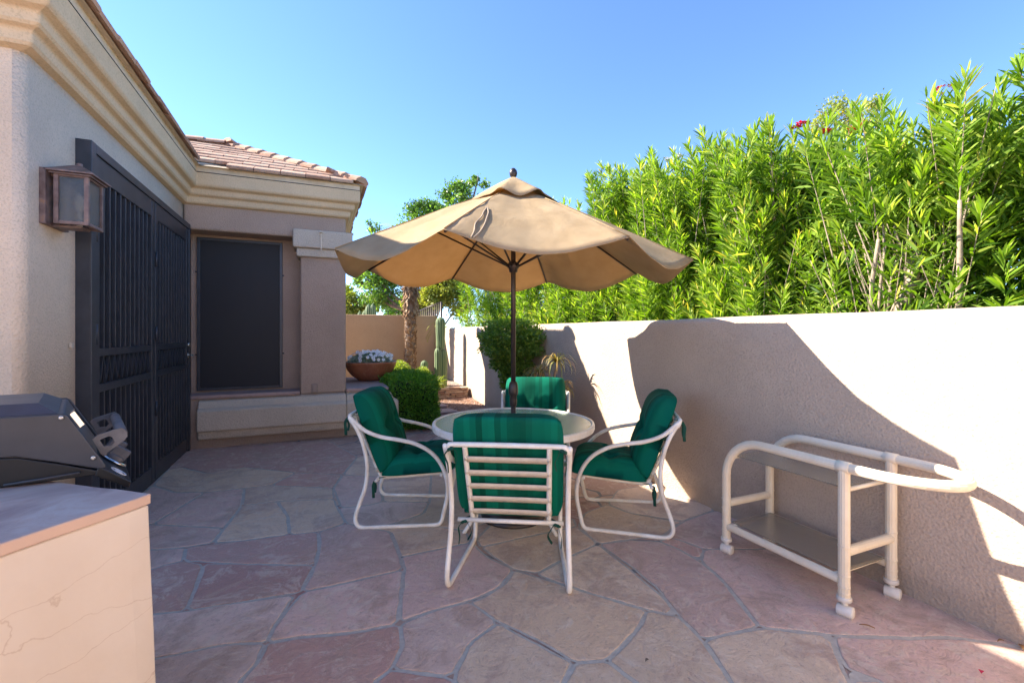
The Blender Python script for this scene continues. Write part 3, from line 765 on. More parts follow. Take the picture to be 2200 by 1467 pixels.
mb.box2((XD-.01, GY0-.055, 0), (XD+.085, GY0+.018, 2.685)); mb.box2((XD-.01, GY1+.002, 0), (XD+.085, GY1+.05, 2.685)); mb.box2((XD-.01, GY0+.018, 2.622), (XD+.084, GY1+.002, 2.684))
mb.box2((XD-.01, GY0+.018, 0), (XD+.06, GY1+.002, .028))
H(mb, 'door_frame', M_['iron'], bevel=.003)

# planter ledge beside the window wall
mb = MB(); mb.box2((HX+.007, YB+.01, 0), (.90, 8.15, .60)); led = mb.build('planter_ledge', M_['band'], bevel=.012, seg=3)
tag(led, 'low stucco ledge with flagstone top carrying the terracotta bowl', 'ledge')
mb = MB(); mb.box2((HX+.007, YB-.02, .602), (.93, 8.17, .645)); mb.build('ledge_cap', M_['stone_top'], led, bevel=.01)
sweep([(HX+.009, YB+.009), (.901, YB+.009), (.901, 8.15)], prof).build('ledge_moulding', M_['band'], led, bevel=.014, seg=3)

mb = MB(); mb.box2((-6, -3.4, 0), (2.86, -3.1, 3.0)); o = mb.build('bounce_wall', stucco('stucco_pale', (.80, .70, .58)), bevel=.03, seg=3)  # unseen wall, added to bounce sunlight into the shaded patio
tag(o, 'unseen cream wall added behind the viewpoint to bounce sunlight onto the patio', 'wall')
# ---------------------------------------------------------------- wall lantern
lx0, lx1, ly0, ly1, lz0, lz1 = XD, XD+.21, 3.48, 3.69, 2.04, 2.34
lan = empty('wall_lantern', (XD, (ly0+ly1)/2, lz0), label='rusty copper box lantern with seeded glass mounted beside the security doors', cat='lantern')
mb = MB(); mb.box2((lx0, ly0-.03, lz0-.01), (lx0+.028, ly1+.03, lz1+.012)); H(mb, 'back_plate', M_['rust'], lan, bevel=.002)
mb = MB(); f = .022; bx0 = lx0+.05
for x in (bx0, lx1-f):
    for y in (ly0, ly1-f): mb.box2((x, y, lz0), (x+f, y+f, lz1))
for z in (lz0, lz1-f):
    for y in (ly0+.001, ly1-f-.001): mb.box2((bx0+f, y, z+.0015), (lx1-f, y+f, z+f-.0015))
    mb.box2((lx1-f-.001, ly0+f, z+.0015), (lx1-.001, ly1-f, z+f-.0015)); mb.box2((bx0+.001, ly0+f, z+.0015), (bx0+f, ly1-f, z+f-.0015))
mb.box2((lx0+.028, ly0+.05, lz0-.012), (lx1-.05, ly1-.05, lz0+.001)); mb.box2((lx0+.028, ly0+.03, lz1-.02), (bx0, ly1-.03, lz1-.004))
H(mb, 'lantern_frame', M_['rust'], lan, bevel=.002)
mb = MB(); cx, cy = (bx0+lx1)/2, (ly0+ly1)/2; hx, hy = (lx1-bx0)/2+.03, (ly1-ly0)/2+.03
for z0, k0, z1, k1 in ((lz1+.001, 1.0, lz1+.010, 1.0), (lz1+.010, 1.0, lz1+.075, .16)):
    P = [(cx+s*hx*k, cy+q*hy*k, z) for z, k in ((z0, k0), (z1, k1)) for s, q in ((-1, -1), (1, -1), (1, 1), (-1, 1))]
    mb.add(P, [(3, 2, 1, 0), (4, 5, 6, 7), (0, 1, 5, 4), (1, 2, 6, 5), (2, 3, 7, 6), (3, 0, 4, 7)])
mb.box((cx, cy, lz1-.006), (2*hx-.03, 2*hy-.03, .008)); mb.tube([(cx, cy, lz1+.07), (cx, cy, lz1+.092)], .014, 10)
H(mb, 'lantern_roof', M_['rust'], lan)
mb = MB()
mb.box2((bx0+f-.003, ly0+.010, lz0+f-.003), (lx1-f+.003, ly0+.013, lz1-f+.003)); mb.box2((bx0+f-.003, ly1-.013, lz0+f-.003), (lx1-f+.003, ly1-.010, lz1-f+.003))
mb.box2((lx1-.013, ly0+f-.003, lz0+f-.003), (lx1-.010, ly1-f+.003, lz1-f+.003))
H(mb, 'lantern_glass', M_['lampglass'], lan)
mb = MB(); mb.lathe([(0, 0), (.012, 0), (.012, .05), (.018, .06), (.026, .10), (.02, .14), (0, .165)], (cx, cy, lz0+.05), 16); H(mb, 'bulb', M_['bulb'], lan)
mb = MB(); mb.tube([(cx, cy, lz0), (cx, cy, lz0+.051)], .014, 12); H(mb, 'bulb_socket', M_['white'], lan)

# ---------------------------------------------------------------- barbecue island and grill
c0 = G(320, 1058, .89); dF = Vector((-.62, -.785, 0)).normalized(); dS = Vector((-.785, .62, 0)).normalized()
isl = empty('barbecue_island', c0*1.0, label='cracked peach stucco barbecue island with flagstone top', cat='island'); isl.location.z = 0
def quad(o0, a, b, la, lb): return [o0, o0+a*la, o0+a*la+b*lb, o0+b*lb]
o0 = Vector((0, 0, 0)); base = quad(o0, dF, dS, 2.6, 1.0)
def edgepoly(q, step, amp, sd):
    out = []
    for i in range(4):
        a, b = q[i], q[(i+1) % 4]; k = max(1, int((b-a).length/step)); nn = (b-a).cross(Vector((0, 0, 1))).normalized()
        for j in range(k):
            p = a.lerp(b, j/k); w = amp*noise.noise(Vector((p.x*7+sd, p.y*7, 0)))*(1 if j else 0); out.append(p+nn*w)
    return out
poly = edgepoly(base, .06, .006, 0)
mb = MB(); n = len(poly); lv = [0, .15, .3, .45, .6, .75, .852]; vs = []
for z in lv:
    for p in poly: vs.append((p.x*(1+(.85-z)*.004)+(.85-z)*.035*(1 if p.x > -.4 else 0)+.004*noise.noise(Vector((p.x*4, p.y*4, z*5))), p.y+.004*noise.noise(Vector((p.x*4+9, p.y*4, z*5))), z))
mb.add(vs, [(j*n+i, j*n+(i+1) % n, (j+1)*n+(i+1) % n, (j+1)*n+i) for j in range(len(lv)-1) for i in range(n)]+[tuple((len(lv)-1)*n+i for i in range(n))], False)
mb.build('island_body', M_['island'], isl, bevel=.006, seg=3)
mb = MB(); pl = edgepoly(quad(o0-dF*.004-dS*.004, dF, dS, 2.62, 1.02), .05, .010, 5)
mb.prism([(p.x, p.y) for p in pl], .854, .887)
def m_slab():
    m, t, b = mat('island_slab'); co = geoco(t); n = noise_n(t, 3.5, 7, .65, co, 1.0)
    g = N(t, 'ShaderNodeNewGeometry'); sx = N(t, 'ShaderNodeSeparateXYZ'); t.links.new(g.outputs['Normal'], sx.inputs[0])
    c = ramp(t, n, [(.3, (.38, .24, .20)), (.5, (.55, .38, .31)), (.7, (.64, .53, .45))])
    ab = N(t, 'ShaderNodeMath', operation='ABSOLUTE'); t.links.new(sx.outputs[2], ab.inputs[0])
    c = mixc(t, ab.outputs[0], (.74, .50, .35), c)
    t.links.new(c, b.inputs['Base Color']); b.inputs['Roughness'].default_value = .8
    bump(t, b, n, .5, .01); return m
mb.build('island_slab', m_slab(), isl, bevel=.004)
# grill: near side panel in the plane Y = gy, front towards +X
gy = 2.03; gw = .54
def gp(u, v): return atY(u, v, gy)
gr = empty('gas_grill', (-1.1, gy, .885), rz=0, label='black gas grill with closed lid standing on the island', cat='grill')
OFF = Vector((-.37, 1, 0)).normalized()       # grill's long side
def side_prism(pts, y0, y1):
    mb = MB(); a = [gp(*p)+OFF*y0 for p in pts]; mb.extr(a, OFF*(y1-y0)); return mb
lidp = [(-190, 915), (-170, 905), (0, 897), (136, 889), (146, 893), (222, 992), (228, 1003), (216, 1008), (120, 993), (32, 981), (6, 984), (-190, 984)]
H(side_prism(lidp, 0, .018), 'lid_side', M_['grill'], gr, bevel=.004)
H(side_prism(lidp, gw-.018, gw), 'lid_side', M_['grill'], gr, bevel=.004)
H(side_prism([(-170, 907), (0, 899), (138, 891), (214, 994), (-170, 985)], .019, gw-.019), 'lid', M_['grill_hood'], gr, bevel=.006)
# raised hood block on top
q = [gp(0, 897)+OFF*.02+Vector((-.3, 0, -.004)), gp(124, 890)+OFF*.02, gp(124, 890)+OFF*(gw-.03), gp(0, 897)+OFF*(gw-.03)+Vector((-.3, 0, -.004))]
tp = [p+Vector((0, 0, .030))+Vector((-.055 if i in (1, 2) else .03, 0, 0))+OFF*(.085 if i < 2 else -.03) for i, p in enumerate(q)]
mb = MB(); mb.add(q+tp, [(4, 5, 6, 7), (1, 2, 6, 5), (2, 3, 7, 6), (3, 0, 4, 7), (3, 2, 1, 0)]); hd_o = H(mb, 'hood', M_['grill_hood'], gr)
mb = MB(); dn = Vector((0, -.002, .001)); mb.add([q[0]+dn, q[1]+dn, tp[1]+dn, tp[0]+dn, q[0], q[1], tp[1], tp[0]], [(0, 1, 2, 3), (7, 6, 5, 4), (0, 4, 5, 1), (1, 5, 6, 2), (2, 6, 7, 3), (3, 7, 4, 0)]); H(mb, 'hood_side', M_['grill_blue'], gr)
# bright trim on the front slope
a, b = gp(150, 890), gp(172, 918); mb = MB(); mb.add([a+OFF*.0, b+OFF*.0, b+OFF*.07, a+OFF*.07, a+Vector((.012, 0, .01)), b+Vector((.012, 0, .01)), b+OFF*.07+Vector((.012, 0, .01)), a+OFF*.07+Vector((.012, 0, .01))], [(0, 1, 2, 3), (7, 6, 5, 4), (0, 1, 5, 4), (1, 2, 6, 5), (2, 3, 7, 6), (3, 0, 4, 7)]); H(mb, 'trim', M_['chrome'], gr)
# tub
H(side_prism([(-190, 986), (6, 986), (33, 984), (120, 996), (214, 1012), (202, 1022), (-190, 1075)], .006, gw-.006), 'grill_tub', M_['grill_dark'], gr, bevel=.004)
mb = MB(); mb.tube([gp(10, 1041)+Vector((0, -.004, 0)), gp(90, 1028)+Vector((0, -.006, 0)), gp(172, 1014)+Vector((0, -.004, 0))], .004, 8); H(mb, 'tub_rib', M_['grill'], gr)
# control panel: sloping face from under the lid to the front edge
a, b, c, d = gp(212, 1000), gp(283, 1034), gp(277, 1048), gp(203, 1022)
mb = MB(); mb.extr([a, b, c, d], OFF*gw*.98); H(mb, 'control_panel', M_['grill_dark'], gr, bevel=.004)
pn = ((b-a).cross(OFF)).normalized(); pn = -pn if pn.z < 0 else pn
pc = a.lerp(b, .62)+OFF*.06+pn*.002; sx_ = (b-a).normalized()
mb = MB()
def ringp(r, k=28, c=pc): return [c+sx_*r*math.cos(2*PI*i/k)+OFF*r*math.sin(2*PI*i/k) for i in range(k)]
mb.tube(ringp(.026), .0022, 6, closed=True)
for s in (-.010, 0, .010): mb.tube([pc+sx_*(-.012)+OFF*s, pc+sx_*(-.004)+OFF*(s+.006), pc+sx_*.004+OFF*(s-.004), pc+sx_*.012+OFF*(s+.002)], .0018, 6)
H(mb, 'emblem', M_['emblem'], gr)
for k, f_ in enumerate((.22, .42)):
    kc = a.lerp(b, .50)+OFF*(.22+.18*k)+pn*.004
    mb = MB(); Mk = Matrix((sx_, OFF, pn)).transposed()
    mb.lathe([(.05, 0), (.046, .006), (.035, .008), (0, .008)], kc, 24, Mk); H(mb, 'knob_plate', M_['chrome'], gr)
    mb = MB(); mb.lathe([(.03, .008), (.03, .02), (.026, .024), (0, .024)], kc, 20, Mk)
    for j_ in (-.014, 0, .014): mb.box(kc+pn*.034+OFF*j_, (.058, .009, .036), M=Mk)
    H(mb, 'knob', M_['handle_grey'], gr, bevel=.002)
# handle: two pierced arms and a bar
def arm(y0):
    out = [(198, 946), (212, 937), (262, 921), (270, 925), (278, 937), (268, 949), (234, 974), (222, 986), (215, 975)]
    P = [gp(*p)+OFF*y0 for p in out]
    inn = [(214, 948), (236, 939), (243, 943), (248, 953), (240, 960), (224, 962)]
    Q = [gp(*p)+OFF*y0 for p in inn]
    mb = MB(); ring = P+[P[0]]; m_ = len(P); t_ = OFF*.014
    vs = P+[p+t_ for p in P]; fs = [(i, (i+1) % m_, m_+(i+1) % m_, m_+i) for i in range(m_)]
    mb.add(vs, fs)
    # faces around the hole, joined radially
    allp = []
    cen = sum(Q, Vector())/len(Q)
    def ang(p): w = p-cen; return math.atan2(w.z, w.x)
    K = 28; outer = []; inner = []
    def hit(poly, th):
        d = Vector((math.cos(th), 0, math.sin(th))); best = None
        for i in range(len(poly)):
            p, q = poly[i]-cen, poly[(i+1) % len(poly)]-cen; e = q-p
            den = d.x*e.z-d.z*e.x
            if abs(den) < 1e-12: continue
            s = (p.x*e.z-p.z*e.x)/den; u_ = (p.x*d.z-p.z*d.x)/den
            if s > 0 and -1e-6 <= u_ <= 1+1e-6 and (best is None or s < best): best = s
        return cen+d*(best or .01)+Vector((0, 0, 0))
    for i in range(K): th = 2*PI*i/K; outer.append(hit(P, th)); inner.append(hit(Q, th))
    mb = MB(); vs = outer+inner+[p+t_ for p in outer]+[p+t_ for p in inner]
    fs = []
    for i in range(K):
        j = (i+1) % K
        fs += [(i, j, K+j, K+i), (2*K+i, 3*K+i, 3*K+j, 2*K+j), (i, 2*K+i, 2*K+j, j), (K+i, K+j, 3*K+j, 3*K+i)]
    mb.add(vs, fs); return mb
for y0 in (.03, .47): H(arm(y0), 'handle_arm', M_['handle_grey'], gr)
mb = MB(); mb.tube([gp(263, 934)+OFF*.044, gp(263, 934)+OFF*.47], .017, 16); H(mb, 'handle_bar', M_['handle_grey'], gr)
for p in ((132, 897), (201, 983)):
    mb = MB(); mb.lathe([(0, 0), (.007, 0), (.007, .003), (.003, .004), (0, .002)], gp(*p)+Vector((0, -.001, 0)), 14, Matrix.Rotation(PI/2, 3, 'X'))
    H(mb, 'screw', M_['steel'], gr)

# ---------------------------------------------------------------- table
TC = world(.01, 3.45)
tb = empty('patio_table', TC, label='round glass topped patio table with white metal rim', cat='table')
HT = .725; TR = .605
mb = MB(); pr = [(TR-.02, HT-.045), (TR+.002, HT-.045), (TR+.008, HT-.032), (TR+.002, HT-.022), (TR+.008, HT-.012), (TR+.004, HT+.003), (TR-.008, HT+.006), (TR-.02, HT+.001)]
n = 96; mb.add([(r*math.cos(2*PI*k/n), r*math.sin(2*PI*k/n), z) for r, z in pr for k in range(n)], [(i*n+k, i*n+(k+1) % n, ((i+1) % 8)*n+(k+1) % n, ((i+1) % 8)*n+k) for i in range(8) for k in range(n)], True)
mb.build('table_rim', M_['white'], tb)
mb = MB(); mb.lathe([(.03, HT-.008), (TR-.018, HT-.008), (TR-.018, HT-.002), (.03, HT-.002)], n=72); mb.sm = [False]*len(mb.sm); mb.build('table_glass', M_['tableglass'], tb)
mb = MB(); pr = [(.032, HT+.0), (.205, HT+.0), (.215, HT+.006), (.212, HT+.014), (.2, HT+.010), (.19, HT+.005), (.045, HT+.006), (.032, HT+.012)]
mb.lathe(pr, n=64); mb.build('centre_tray', M_['strap'], tb)
mb = MB(); mb.tube([(.42*math.cos(2*PI*k/40), .42*math.sin(2*PI*k/40), HT-.045) for k in range(40)], .011, 8, closed=True)
mb.build('apron_ring', M_['white'], tb)
for k in range(4):
    a = k*PI/2+.3; c, s = math.cos(a), math.sin(a)
    mb = MB(); mb.tube(spline([(.56*c, .56*s, HT-.04), (.44*c, .44*s, HT-.06), (.36*c, .36*s, .58), (.30*c, .30*s, .36), (.36*c, .36*s, .12), (.46*c, .46*s, .0)], 5), .0135, 10)
    mb.build('leg', M_['white'], tb)
mb = MB(); mb.tube([(.295*math.cos(2*PI*k/32), .295*math.sin(2*PI*k/32), .34) for k in range(32)], .009, 8, closed=True); mb.build('brace_ring', M_['white'], tb)

# ---------------------------------------------------------------- umbrella
um = empty('patio_umbrella', TC, label='tan canvas market umbrella with bronze pole standing through the table', cat='umbrella')
mb = MB(); mb.tube([(0, 0, .05), (0, 0, 1.0)], .019, 20); mb.tube([(0, 0, 1.0), (0, 0, 2.56)], .0185, 20); mb.build('pole', M_['bronze'], um)
mb = MB(); mb.lathe([(.0, 0), (.24, 0), (.245, .02), (.2, .055), (.05, .075), (.032, .09), (.03, .30), (0, .30)], n=40); mb.build('base', M_['bronze'], um)
mb = MB(); mb.lathe([(.019, .84), (.026, .845), (.028, .885), (.026, .92), (.033, .925), (.037, .95), (.036, .985), (.03, 1.02), (.019, 1.03)], n=24); mb.build('crank_housing', M_['bronze'], um)
mb = MB(); mb.lathe([(0, 2.66), (.012, 2.655), (.026, 2.64), (.031, 2.62), (.026, 2.597), (.014, 2.583), (.017, 2.57), (.012, 2.54), (.0, 2.53)], n=20); mb.build('finial', M_['bronze'], um)
zh = 1.4+(HOR-572)*3.45/FPX
mb = MB(); mb.lathe([(.019, zh-.05), (.032, zh-.045), (.034, zh-.02), (.045, zh-.01), (.045, zh+.02), (.03, zh+.03), (.019, zh+.035)], n=20); mb.build('runner_hub', M_['bronze'], um)
RA = [R_(a)-TH for a in (29, 74, 119, 164, 209, 254, 299, 344)]
UR, ZR, ZA = 1.285, 1.925, 2.50
tips = [ZR+dz for dz in (.01, 0, .025, .01, 0, -.005, -.02, -.025)]
RR = [UR]*8
RR[5], RR[6] = 1.16, 1.19; RA[5] = R_(251.6)-TH; RA[6] = R_(301.95)-TH; tips[5] = 1.94; tips[6] = 1.918
def ribpt(k, s):      # along rib k, s 0..1
    a = RA[k % 8]; r = .05+(RR[k % 8]-.05)*s
    z = ZA+(tips[k % 8]-ZA)*(s**1.04); return Vector((r*math.cos(a), r*math.sin(a), z))
NS, NP = 22, 22; vs = []; fs = []
def canpt(k, s, u):
    p = ribpt(k, s).lerp(ribpt(k+1, s), u); w = math.sin(PI*u); p.z -= (.050*s**1.5+.070*max(0, s-.7)**1.3/.21)*w**1.15
    if s > .6: p += Vector((p.x, p.y, 0)).normalized()*(.02*w*(s-.6)/.4)
    return p
for k in range(8):
    for i in range(NS+1):
        s = i/NS
        for j in range(NP):
            u = j/NP; p = ribpt(k, s).lerp(ribpt(k+1, s), u)
            w = math.sin(PI*u)
            p.z -= (.050*s**1.5+.070*max(0, s-.7)**1.3/.21)*w**(1.15)
            if s > .6: out = Vector((p.x, p.y, 0)).normalized(); p += out*(.02*w*(s-.6)/.4)
            p.z += (.006*noise.noise(Vector((p.x*5, p.y*5, k)))+.009*s*w*noise.noise(Vector((u*7+k*3, s*1.6, 2.0)))+.005*noise.noise(Vector((u*3, s*9, k))))*(s > .1)
            vs.append((k, i, j, p))
idx = {(k, i, j): n for n, (k, i, j, p) in enumerate(vs)}
for k in range(8):
    for i in range(NS):
        for j in range(NP):
            k2, j2 = (k, j+1) if j+1 < NP else ((k+1) % 8, 0)
            fs.append((idx[k, i, j], idx[k2, i, j2], idx[k2, i+1, j2], idx[k, i+1, j]))
mb = MB(); mb.add([v[3] for v in vs], fs, True); can = mb.build('canopy', M_['canvas'], um)
sm = can.modifiers.new('t', 'SOLIDIFY'); sm.thickness = .003
# vent cap with wavy free edge
mb = MB(); nn = 96; vs = []; 
for i in range(7):
    s = i/6
    for j in range(nn):
        a = 2*PI*j/nn; kk = ((a-RA[0]) % (PI/4))/(PI/4); w = math.sin(PI*kk)
        r = .02+.345*s; z = 2.572-.192*s**1.0-.03*w*s**2+.012*math.sin(5*a+1.3)*s**2+.008*math.sin(11*a)*s**3; r *= 1+.05*math.sin(3*a+.5)*s-.07*w*s
        vs.append((r*math.cos(a), r*math.sin(a), z+.012))
mb.add(vs, [(i*nn+j, i*nn+(j+1) % nn, (i+1)*nn+(j+1) % nn, (i+1)*nn+j) for i in range(6) for j in range(nn)], True)
o = mb.build('vent_cap', M_['canvas'], um); sm = o.modifiers.new('t', 'SOLIDIFY'); sm.thickness = .003
for k in range(8):
    mb = MB(); P = [ribpt(k, s)+Vector((0, 0, -.018)) for s in (.0, .25, .5, .75, .985)]; mb.tube(P, .008, 8); rb = mb.build('rib', M_['bronze'], um)
    mb = MB(); mb.tube([ribpt(k, s)+Vector((0, 0, .0025)) for s in (.2, .4, .6, .8, .995)], .0035, 6); mb.build('seam', M_['canvas'], can)
    mb = MB(); mb.tube([Vector((.04*math.cos(RA[k]), .04*math.sin(RA[k]), zh)), ribpt(k, .48)+Vector((0, 0, -.025))], .007, 8); mb.build('strut', M_['bronze'], rb)
# tie cord hanging near the front left rib
mb = MB(); p = ribpt(5, .60); q = ribpt(5, .99)+Vector((.10*math.cos(RA[5]+PI/2), .10*math.sin(RA[5]+PI/2), -.06))
up = Vector((0, 0, .012)); rt = Vector((math.cos(RA[5]+PI/2), math.sin(RA[5]+PI/2), 0)); od = Vector((math.cos(RA[5]), math.sin(RA[5]), 0))
for U in ((.10, .11, .125, .12, .14, .145), (.105, .15, .165, .175, .17, .155)):
    mb.tube(spline([canpt(5, s_, u_)+Vector((0, 0, .006)) for s_, u_ in zip((.60, .68, .76, .85, .93, .995), U)], 5), .0045, 7)
mb.build('tie_cord', plain('cord', (.34, .26, .18), .9), um)

# ---------------------------------------------------------------- chairs
SIDE = [(-.045, .80), (-.015, .755), (.02, .69), (.05, .61), (.073, .51), (.080, .42), (.066, .30), (.028, .19), (0, .10), (.004, .045), (.05, .0135), (.2, .0125), (.4, .0125), (.55, .0125), (.598, .030), (.620, .105), (.645, .225), (.640, .335), (.602, .445), (.53, .535), (.42, .60), (.30, .632), (.18, .655), (.07, .70), (.0, .76)]
def wy(x): return .33-.045*max(0, min(1, x/.62))
def cushion(L0, L1, W, T, tufts, seed, bulge=.5):
    """puffy pad between points L0 (x,z) and L1 (x,z); thickness towards +normal"""
    a = Vector((L0[0], 0, L0[1])); b = Vector((L1[0], 0, L1[1])); e = (b-a); ln = e.length; e.normalize(); nrm = Vector((e.z, 0, -e.x))
    if nrm.z < 0 or (abs(nrm.z) < .5 and nrm.x < 0): nrm = -nrm
    nu, nv = 34, 30; mb = MB(); vs = []
    def h(u, v):
        r = max(0, 1-abs(2*u-1)**5)**.5*max(0, 1-abs(2*v-1)**5)**.5
        t = T*(.35+.65*r)*r**.35 if r > 0 else 0
        for (tu, tv, d, s) in tufts: t -= d*math.exp(-(((u-tu)*ln)**2+((v-tv)*W)**2)/s**2)
        # pleats radiating from the mid line
        t -= .010*math.exp(-(((u-.5)*ln)/.018)**2)*min(1, r*2)
        t += .006*noise.noise(Vector((u*6+seed, v*6, 1)))*r+.004*math.sin(v*W*90+3*noise.noise(Vector((u*5, v*5, seed))))*r*math.exp(-(((u-.5)*ln)/.10)**2)
        return t
    for side in (1, 0):
        for i in range(nu+1):
            for j in range(nv+1):
                u, v = i/nu, j/nv
                # pull the outline slightly in at the corners
                cu = (u-.5)*(1-.05*abs(2*v-1)**6)+.5; cv = (v-.5)*(1-.06*abs(2*u-1)**6)+.5
                t = h(u, v)
                p = a+e*(cu*ln)+Vector((0, (cv-.5)*W, 0))+nrm*((t*.88 if side else -t*.12))
                vs.append(p)
    m_ = nv+1; n1 = (nu+1)*m_
    fs = [(i*m_+j, (i+1)*m_+j, (i+1)*m_+j+1, i*m_+j+1) for i in range(nu) for j in range(nv)]
    fs += [(n1+i*m_+j, n1+i*m_+j+1, n1+(i+1)*m_+j+1, n1+(i+1)*m_+j) for i in range(nu) for j in range(nv)]
    bd = [i*m_ for i in range(nu+1)]+[nu*m_+j for j in range(1, nv+1)]+[i*m_+nv for i in range(nu-1, -1, -1)]+[j for j in range(nv-1, 0, -1)]
    fs += [(bd[i], n1+bd[i], n1+bd[(i+1) % len(bd)], bd[(i+1) % len(bd)]) for i in range(len(bd))]
    mb.add(vs, fs, True); return mb
def make_chair(loc, heading, label):
    ch = empty('patio_chair', loc, heading, label=label, cat='chair', group='white tube patio chairs around the glass table')
    for s in (-1, 1):
        P = [(x, s*wy(x), z) for x, z in SIDE]
        mb = MB(); mb.tube(spline(P, 4, closed=True), .0145, 12, closed=True); mb.build('side_frame', M_['white'], ch)
    # top rail and lower rails
    mb = MB(); mb.tube(spline([(-.030, -.325, .765), (-.048, -.31, .80), (-.05, -.27, .808), (-.05, 0, .81), (-.05, .27, .808), (-.048, .31, .80), (-.030, .325, .765)], 4), .0142, 12)
    mb.build('top_rail', M_['white'], ch)
    mb = MB(); mb.tube([(.135, -.30, .335), (.135, .30, .335)], .0125, 10); mb.build('cross_rail', M_['white'], ch)
    mb = MB(); mb.tube([(.60, -.285, .37), (.60, .285, .37)], .0125, 10); mb.build('cross_rail', M_['white'], ch)
    for s in (-1, 1):
        mb = MB(); mb.tube(spline([(-.045, s*.225, .805), (.03, s*.222, .62), (.10, s*.22, .46), (.15, s*.218, .355), (.20, s*.215, .34), (.4, s*.215, .352), (.60, s*.215, .37)], 6), .0145, 10)
        mb.build('seat_frame', M_['white'], ch)
    def bx(z): return -.045+(.805-z)*.43
    for k in range(5):
        z = .725-.083*k; x = bx(z); mb = MB()
        P = [(x+.012, -.236, z), (x-.016, -.232, z), (x-.017, -.20, z)]+[(x-.014+.018*math.sin(PI*q/6), -.2+.4*q/6, z-.006*math.sin(PI*q/6)) for q in range(1, 6)]+[(x-.017, .20, z), (x-.016, .232, z), (x+.012, .236, z)]
        vs = []
        for p in P:
            for dz in (-.017, .017):
                vs.append((p[0]-dz*.43, p[1], p[2]+dz))
        n_ = len(P); mb.add(vs, [(2*i, 2*i+1, 2*i+3, 2*i+2) for i in range(n_-1)], True)
        for s in (-1, 1): mb.lathe([(0, .006), (.007, .005), (.009, 0)], (x-.0175, s*.222, z), 12, Matrix.Rotation(-PI/2, 3, 'Y'))
        o = mb.build('strap', M_['strap'], ch); sd = o.modifiers.new('t', 'SOLIDIFY'); sd.thickness = .003
    for k in range(5):
        x = .22+.08*k; z = .345+.04*(x-.2); mb = MB(); mb.box((x, 0, z+.008), (.036, .45, .004)); mb.build('seat_strap', M_['strap'], ch)
    tf = [(.5, .30, .075, .05), (.5, .70, .075, .05)]
    sd_ = random.random()*9
    cushion((.165, .375), (-.040, .955), .60, .165, tf, sd_).build('back_cushion', M_['cushion'], ch)
    cushion((.155, .362), (.69, .402), .57, .155, tf, sd_+4).build('seat_cushion', M_['cushion'], ch)
    def bow(p, s):
        mb = MB(); p = Vector(p); j = lambda: random.uniform(-.012, .012)
        mb.tube(spline([p+Vector((.05, -s*.04, .01)), p+Vector((-.004, 0, .012)), p+Vector((-.03, s*.01, 0)), p+Vector((-.012, s*.03, -.01))], 5), .009, 8, flat=(0, 0, 1))
        mb.tube(spline([p+Vector((-.02, s*.012, .0)), p+Vector((-.035, s*.03+j(), -.03)), p+Vector((-.03, s*.035+j(), -.08)), p+Vector((-.034, s*.025+j(), -.125))], 5), .010, 8, flat=(0, 1, 0))
        mb.tube(spline([p+Vector((-.02, -s*.008, .0)), p+Vector((-.035, -s*.02+j(), -.02)), p+Vector((-.03, -s*.03+j(), -.06)), p+Vector((-.034, -s*.025+j(), -.10))], 5), .010, 8, flat=(0, 1, 0))
        mb.lathe([(0, -.010), (.009, -.006), (.011, 0), (.009, .006), (0, .010)], p+Vector((-.022, 0, 0)), 10)
        mb.build('tie', M_['tie'], ch)
    for s in (-1, 1):
        bow((-.045, s*.285, .79), s); bow((.145, s*.255, .33), s)
    return ch
def cdir(lat, d): return math.atan2(d*CT-lat*ST, d*ST+lat*CT)     # heading in the world of a direction given in camera terms
def rear(a, b): return world((a[0]+b[0])/2, (a[1]+b[1])/2)
make_chair(rear((-.342, 2.455), (.294, 2.385)), cdir(.10, 1), 'white chair seen from behind, its straps showing, nearest in front of the table')
make_chair(rear((-1.12, 3.21), (-1.12, 3.88)), cdir(1, .02), 'white chair with green cushions left of the table, facing right')
make_chair(rear((1.10, 3.05), (1.20, 3.69)), cdir(-1, .2), 'white chair with green cushions between the table and the garden wall')
make_chair(world(.235, 4.52), cdir(-.06, -1), 'white chair with bright sunlit green cushion behind the table')

# ---------------------------------------------------------------- serving cart
CX0, CX1, CY0, CY1 = 2.40, 2.80, 1.40, 2.10; ZT = .735
ct = empty('serving_cart', ((CX0+CX1)/2, (CY0+CY1)/2, 0), label='cream tube serving cart on casters with two glass shelves', cat='cart')
def flute(mb_path, r):   # fluted tube
    pts = [Vector(p) for p in mb_path]; mb = MB(); n = 28; m_ = len(pts); prev = None; vs = []
    for i, p in enumerate(pts):
        t = (pts[min(i+1, m_-1)]-pts[max(i-1, 0)]).normalized()
        if prev is None:
            up = Vector((0, 0, 1)) if abs(t.z) < .9 else Vector((1, 0, 0)); x = up.cross(t).normalized()
        else: x = (prev-t*prev.dot(t)).normalized()
        y = t.cross(x); prev = x
        for k in range(n): a = 2*PI*k/n; rr = r*(1-(.045 if k % 2 else 0)); vs.append(p+(x*math.cos(a)+y*math.sin(a))*rr)
    fs = [(i*n+k, i*n+(k+1) % n, (i+1)*n+(k+1) % n, (i+1)*n+k) for i in range(m_-1) for k in range(n)]+[tuple(reversed(range(n))), tuple((m_-1)*n+k for k in range(n))]
    mb.add(vs, fs, False); return mb
ra = .24; path = [(CX0, CY1, .10), (CX0, CY1, .3), (CX0, CY1, ZT-ra)]
path += [(CX0, CY1-ra+ra*math.cos(PI/2*k/8), ZT-ra+ra*math.sin(PI/2*k/8)) for k in range(1, 9)]
path += [(CX0, 1.7, ZT), (CX0, CY0, ZT), (CX0, CY0-.10, ZT)]
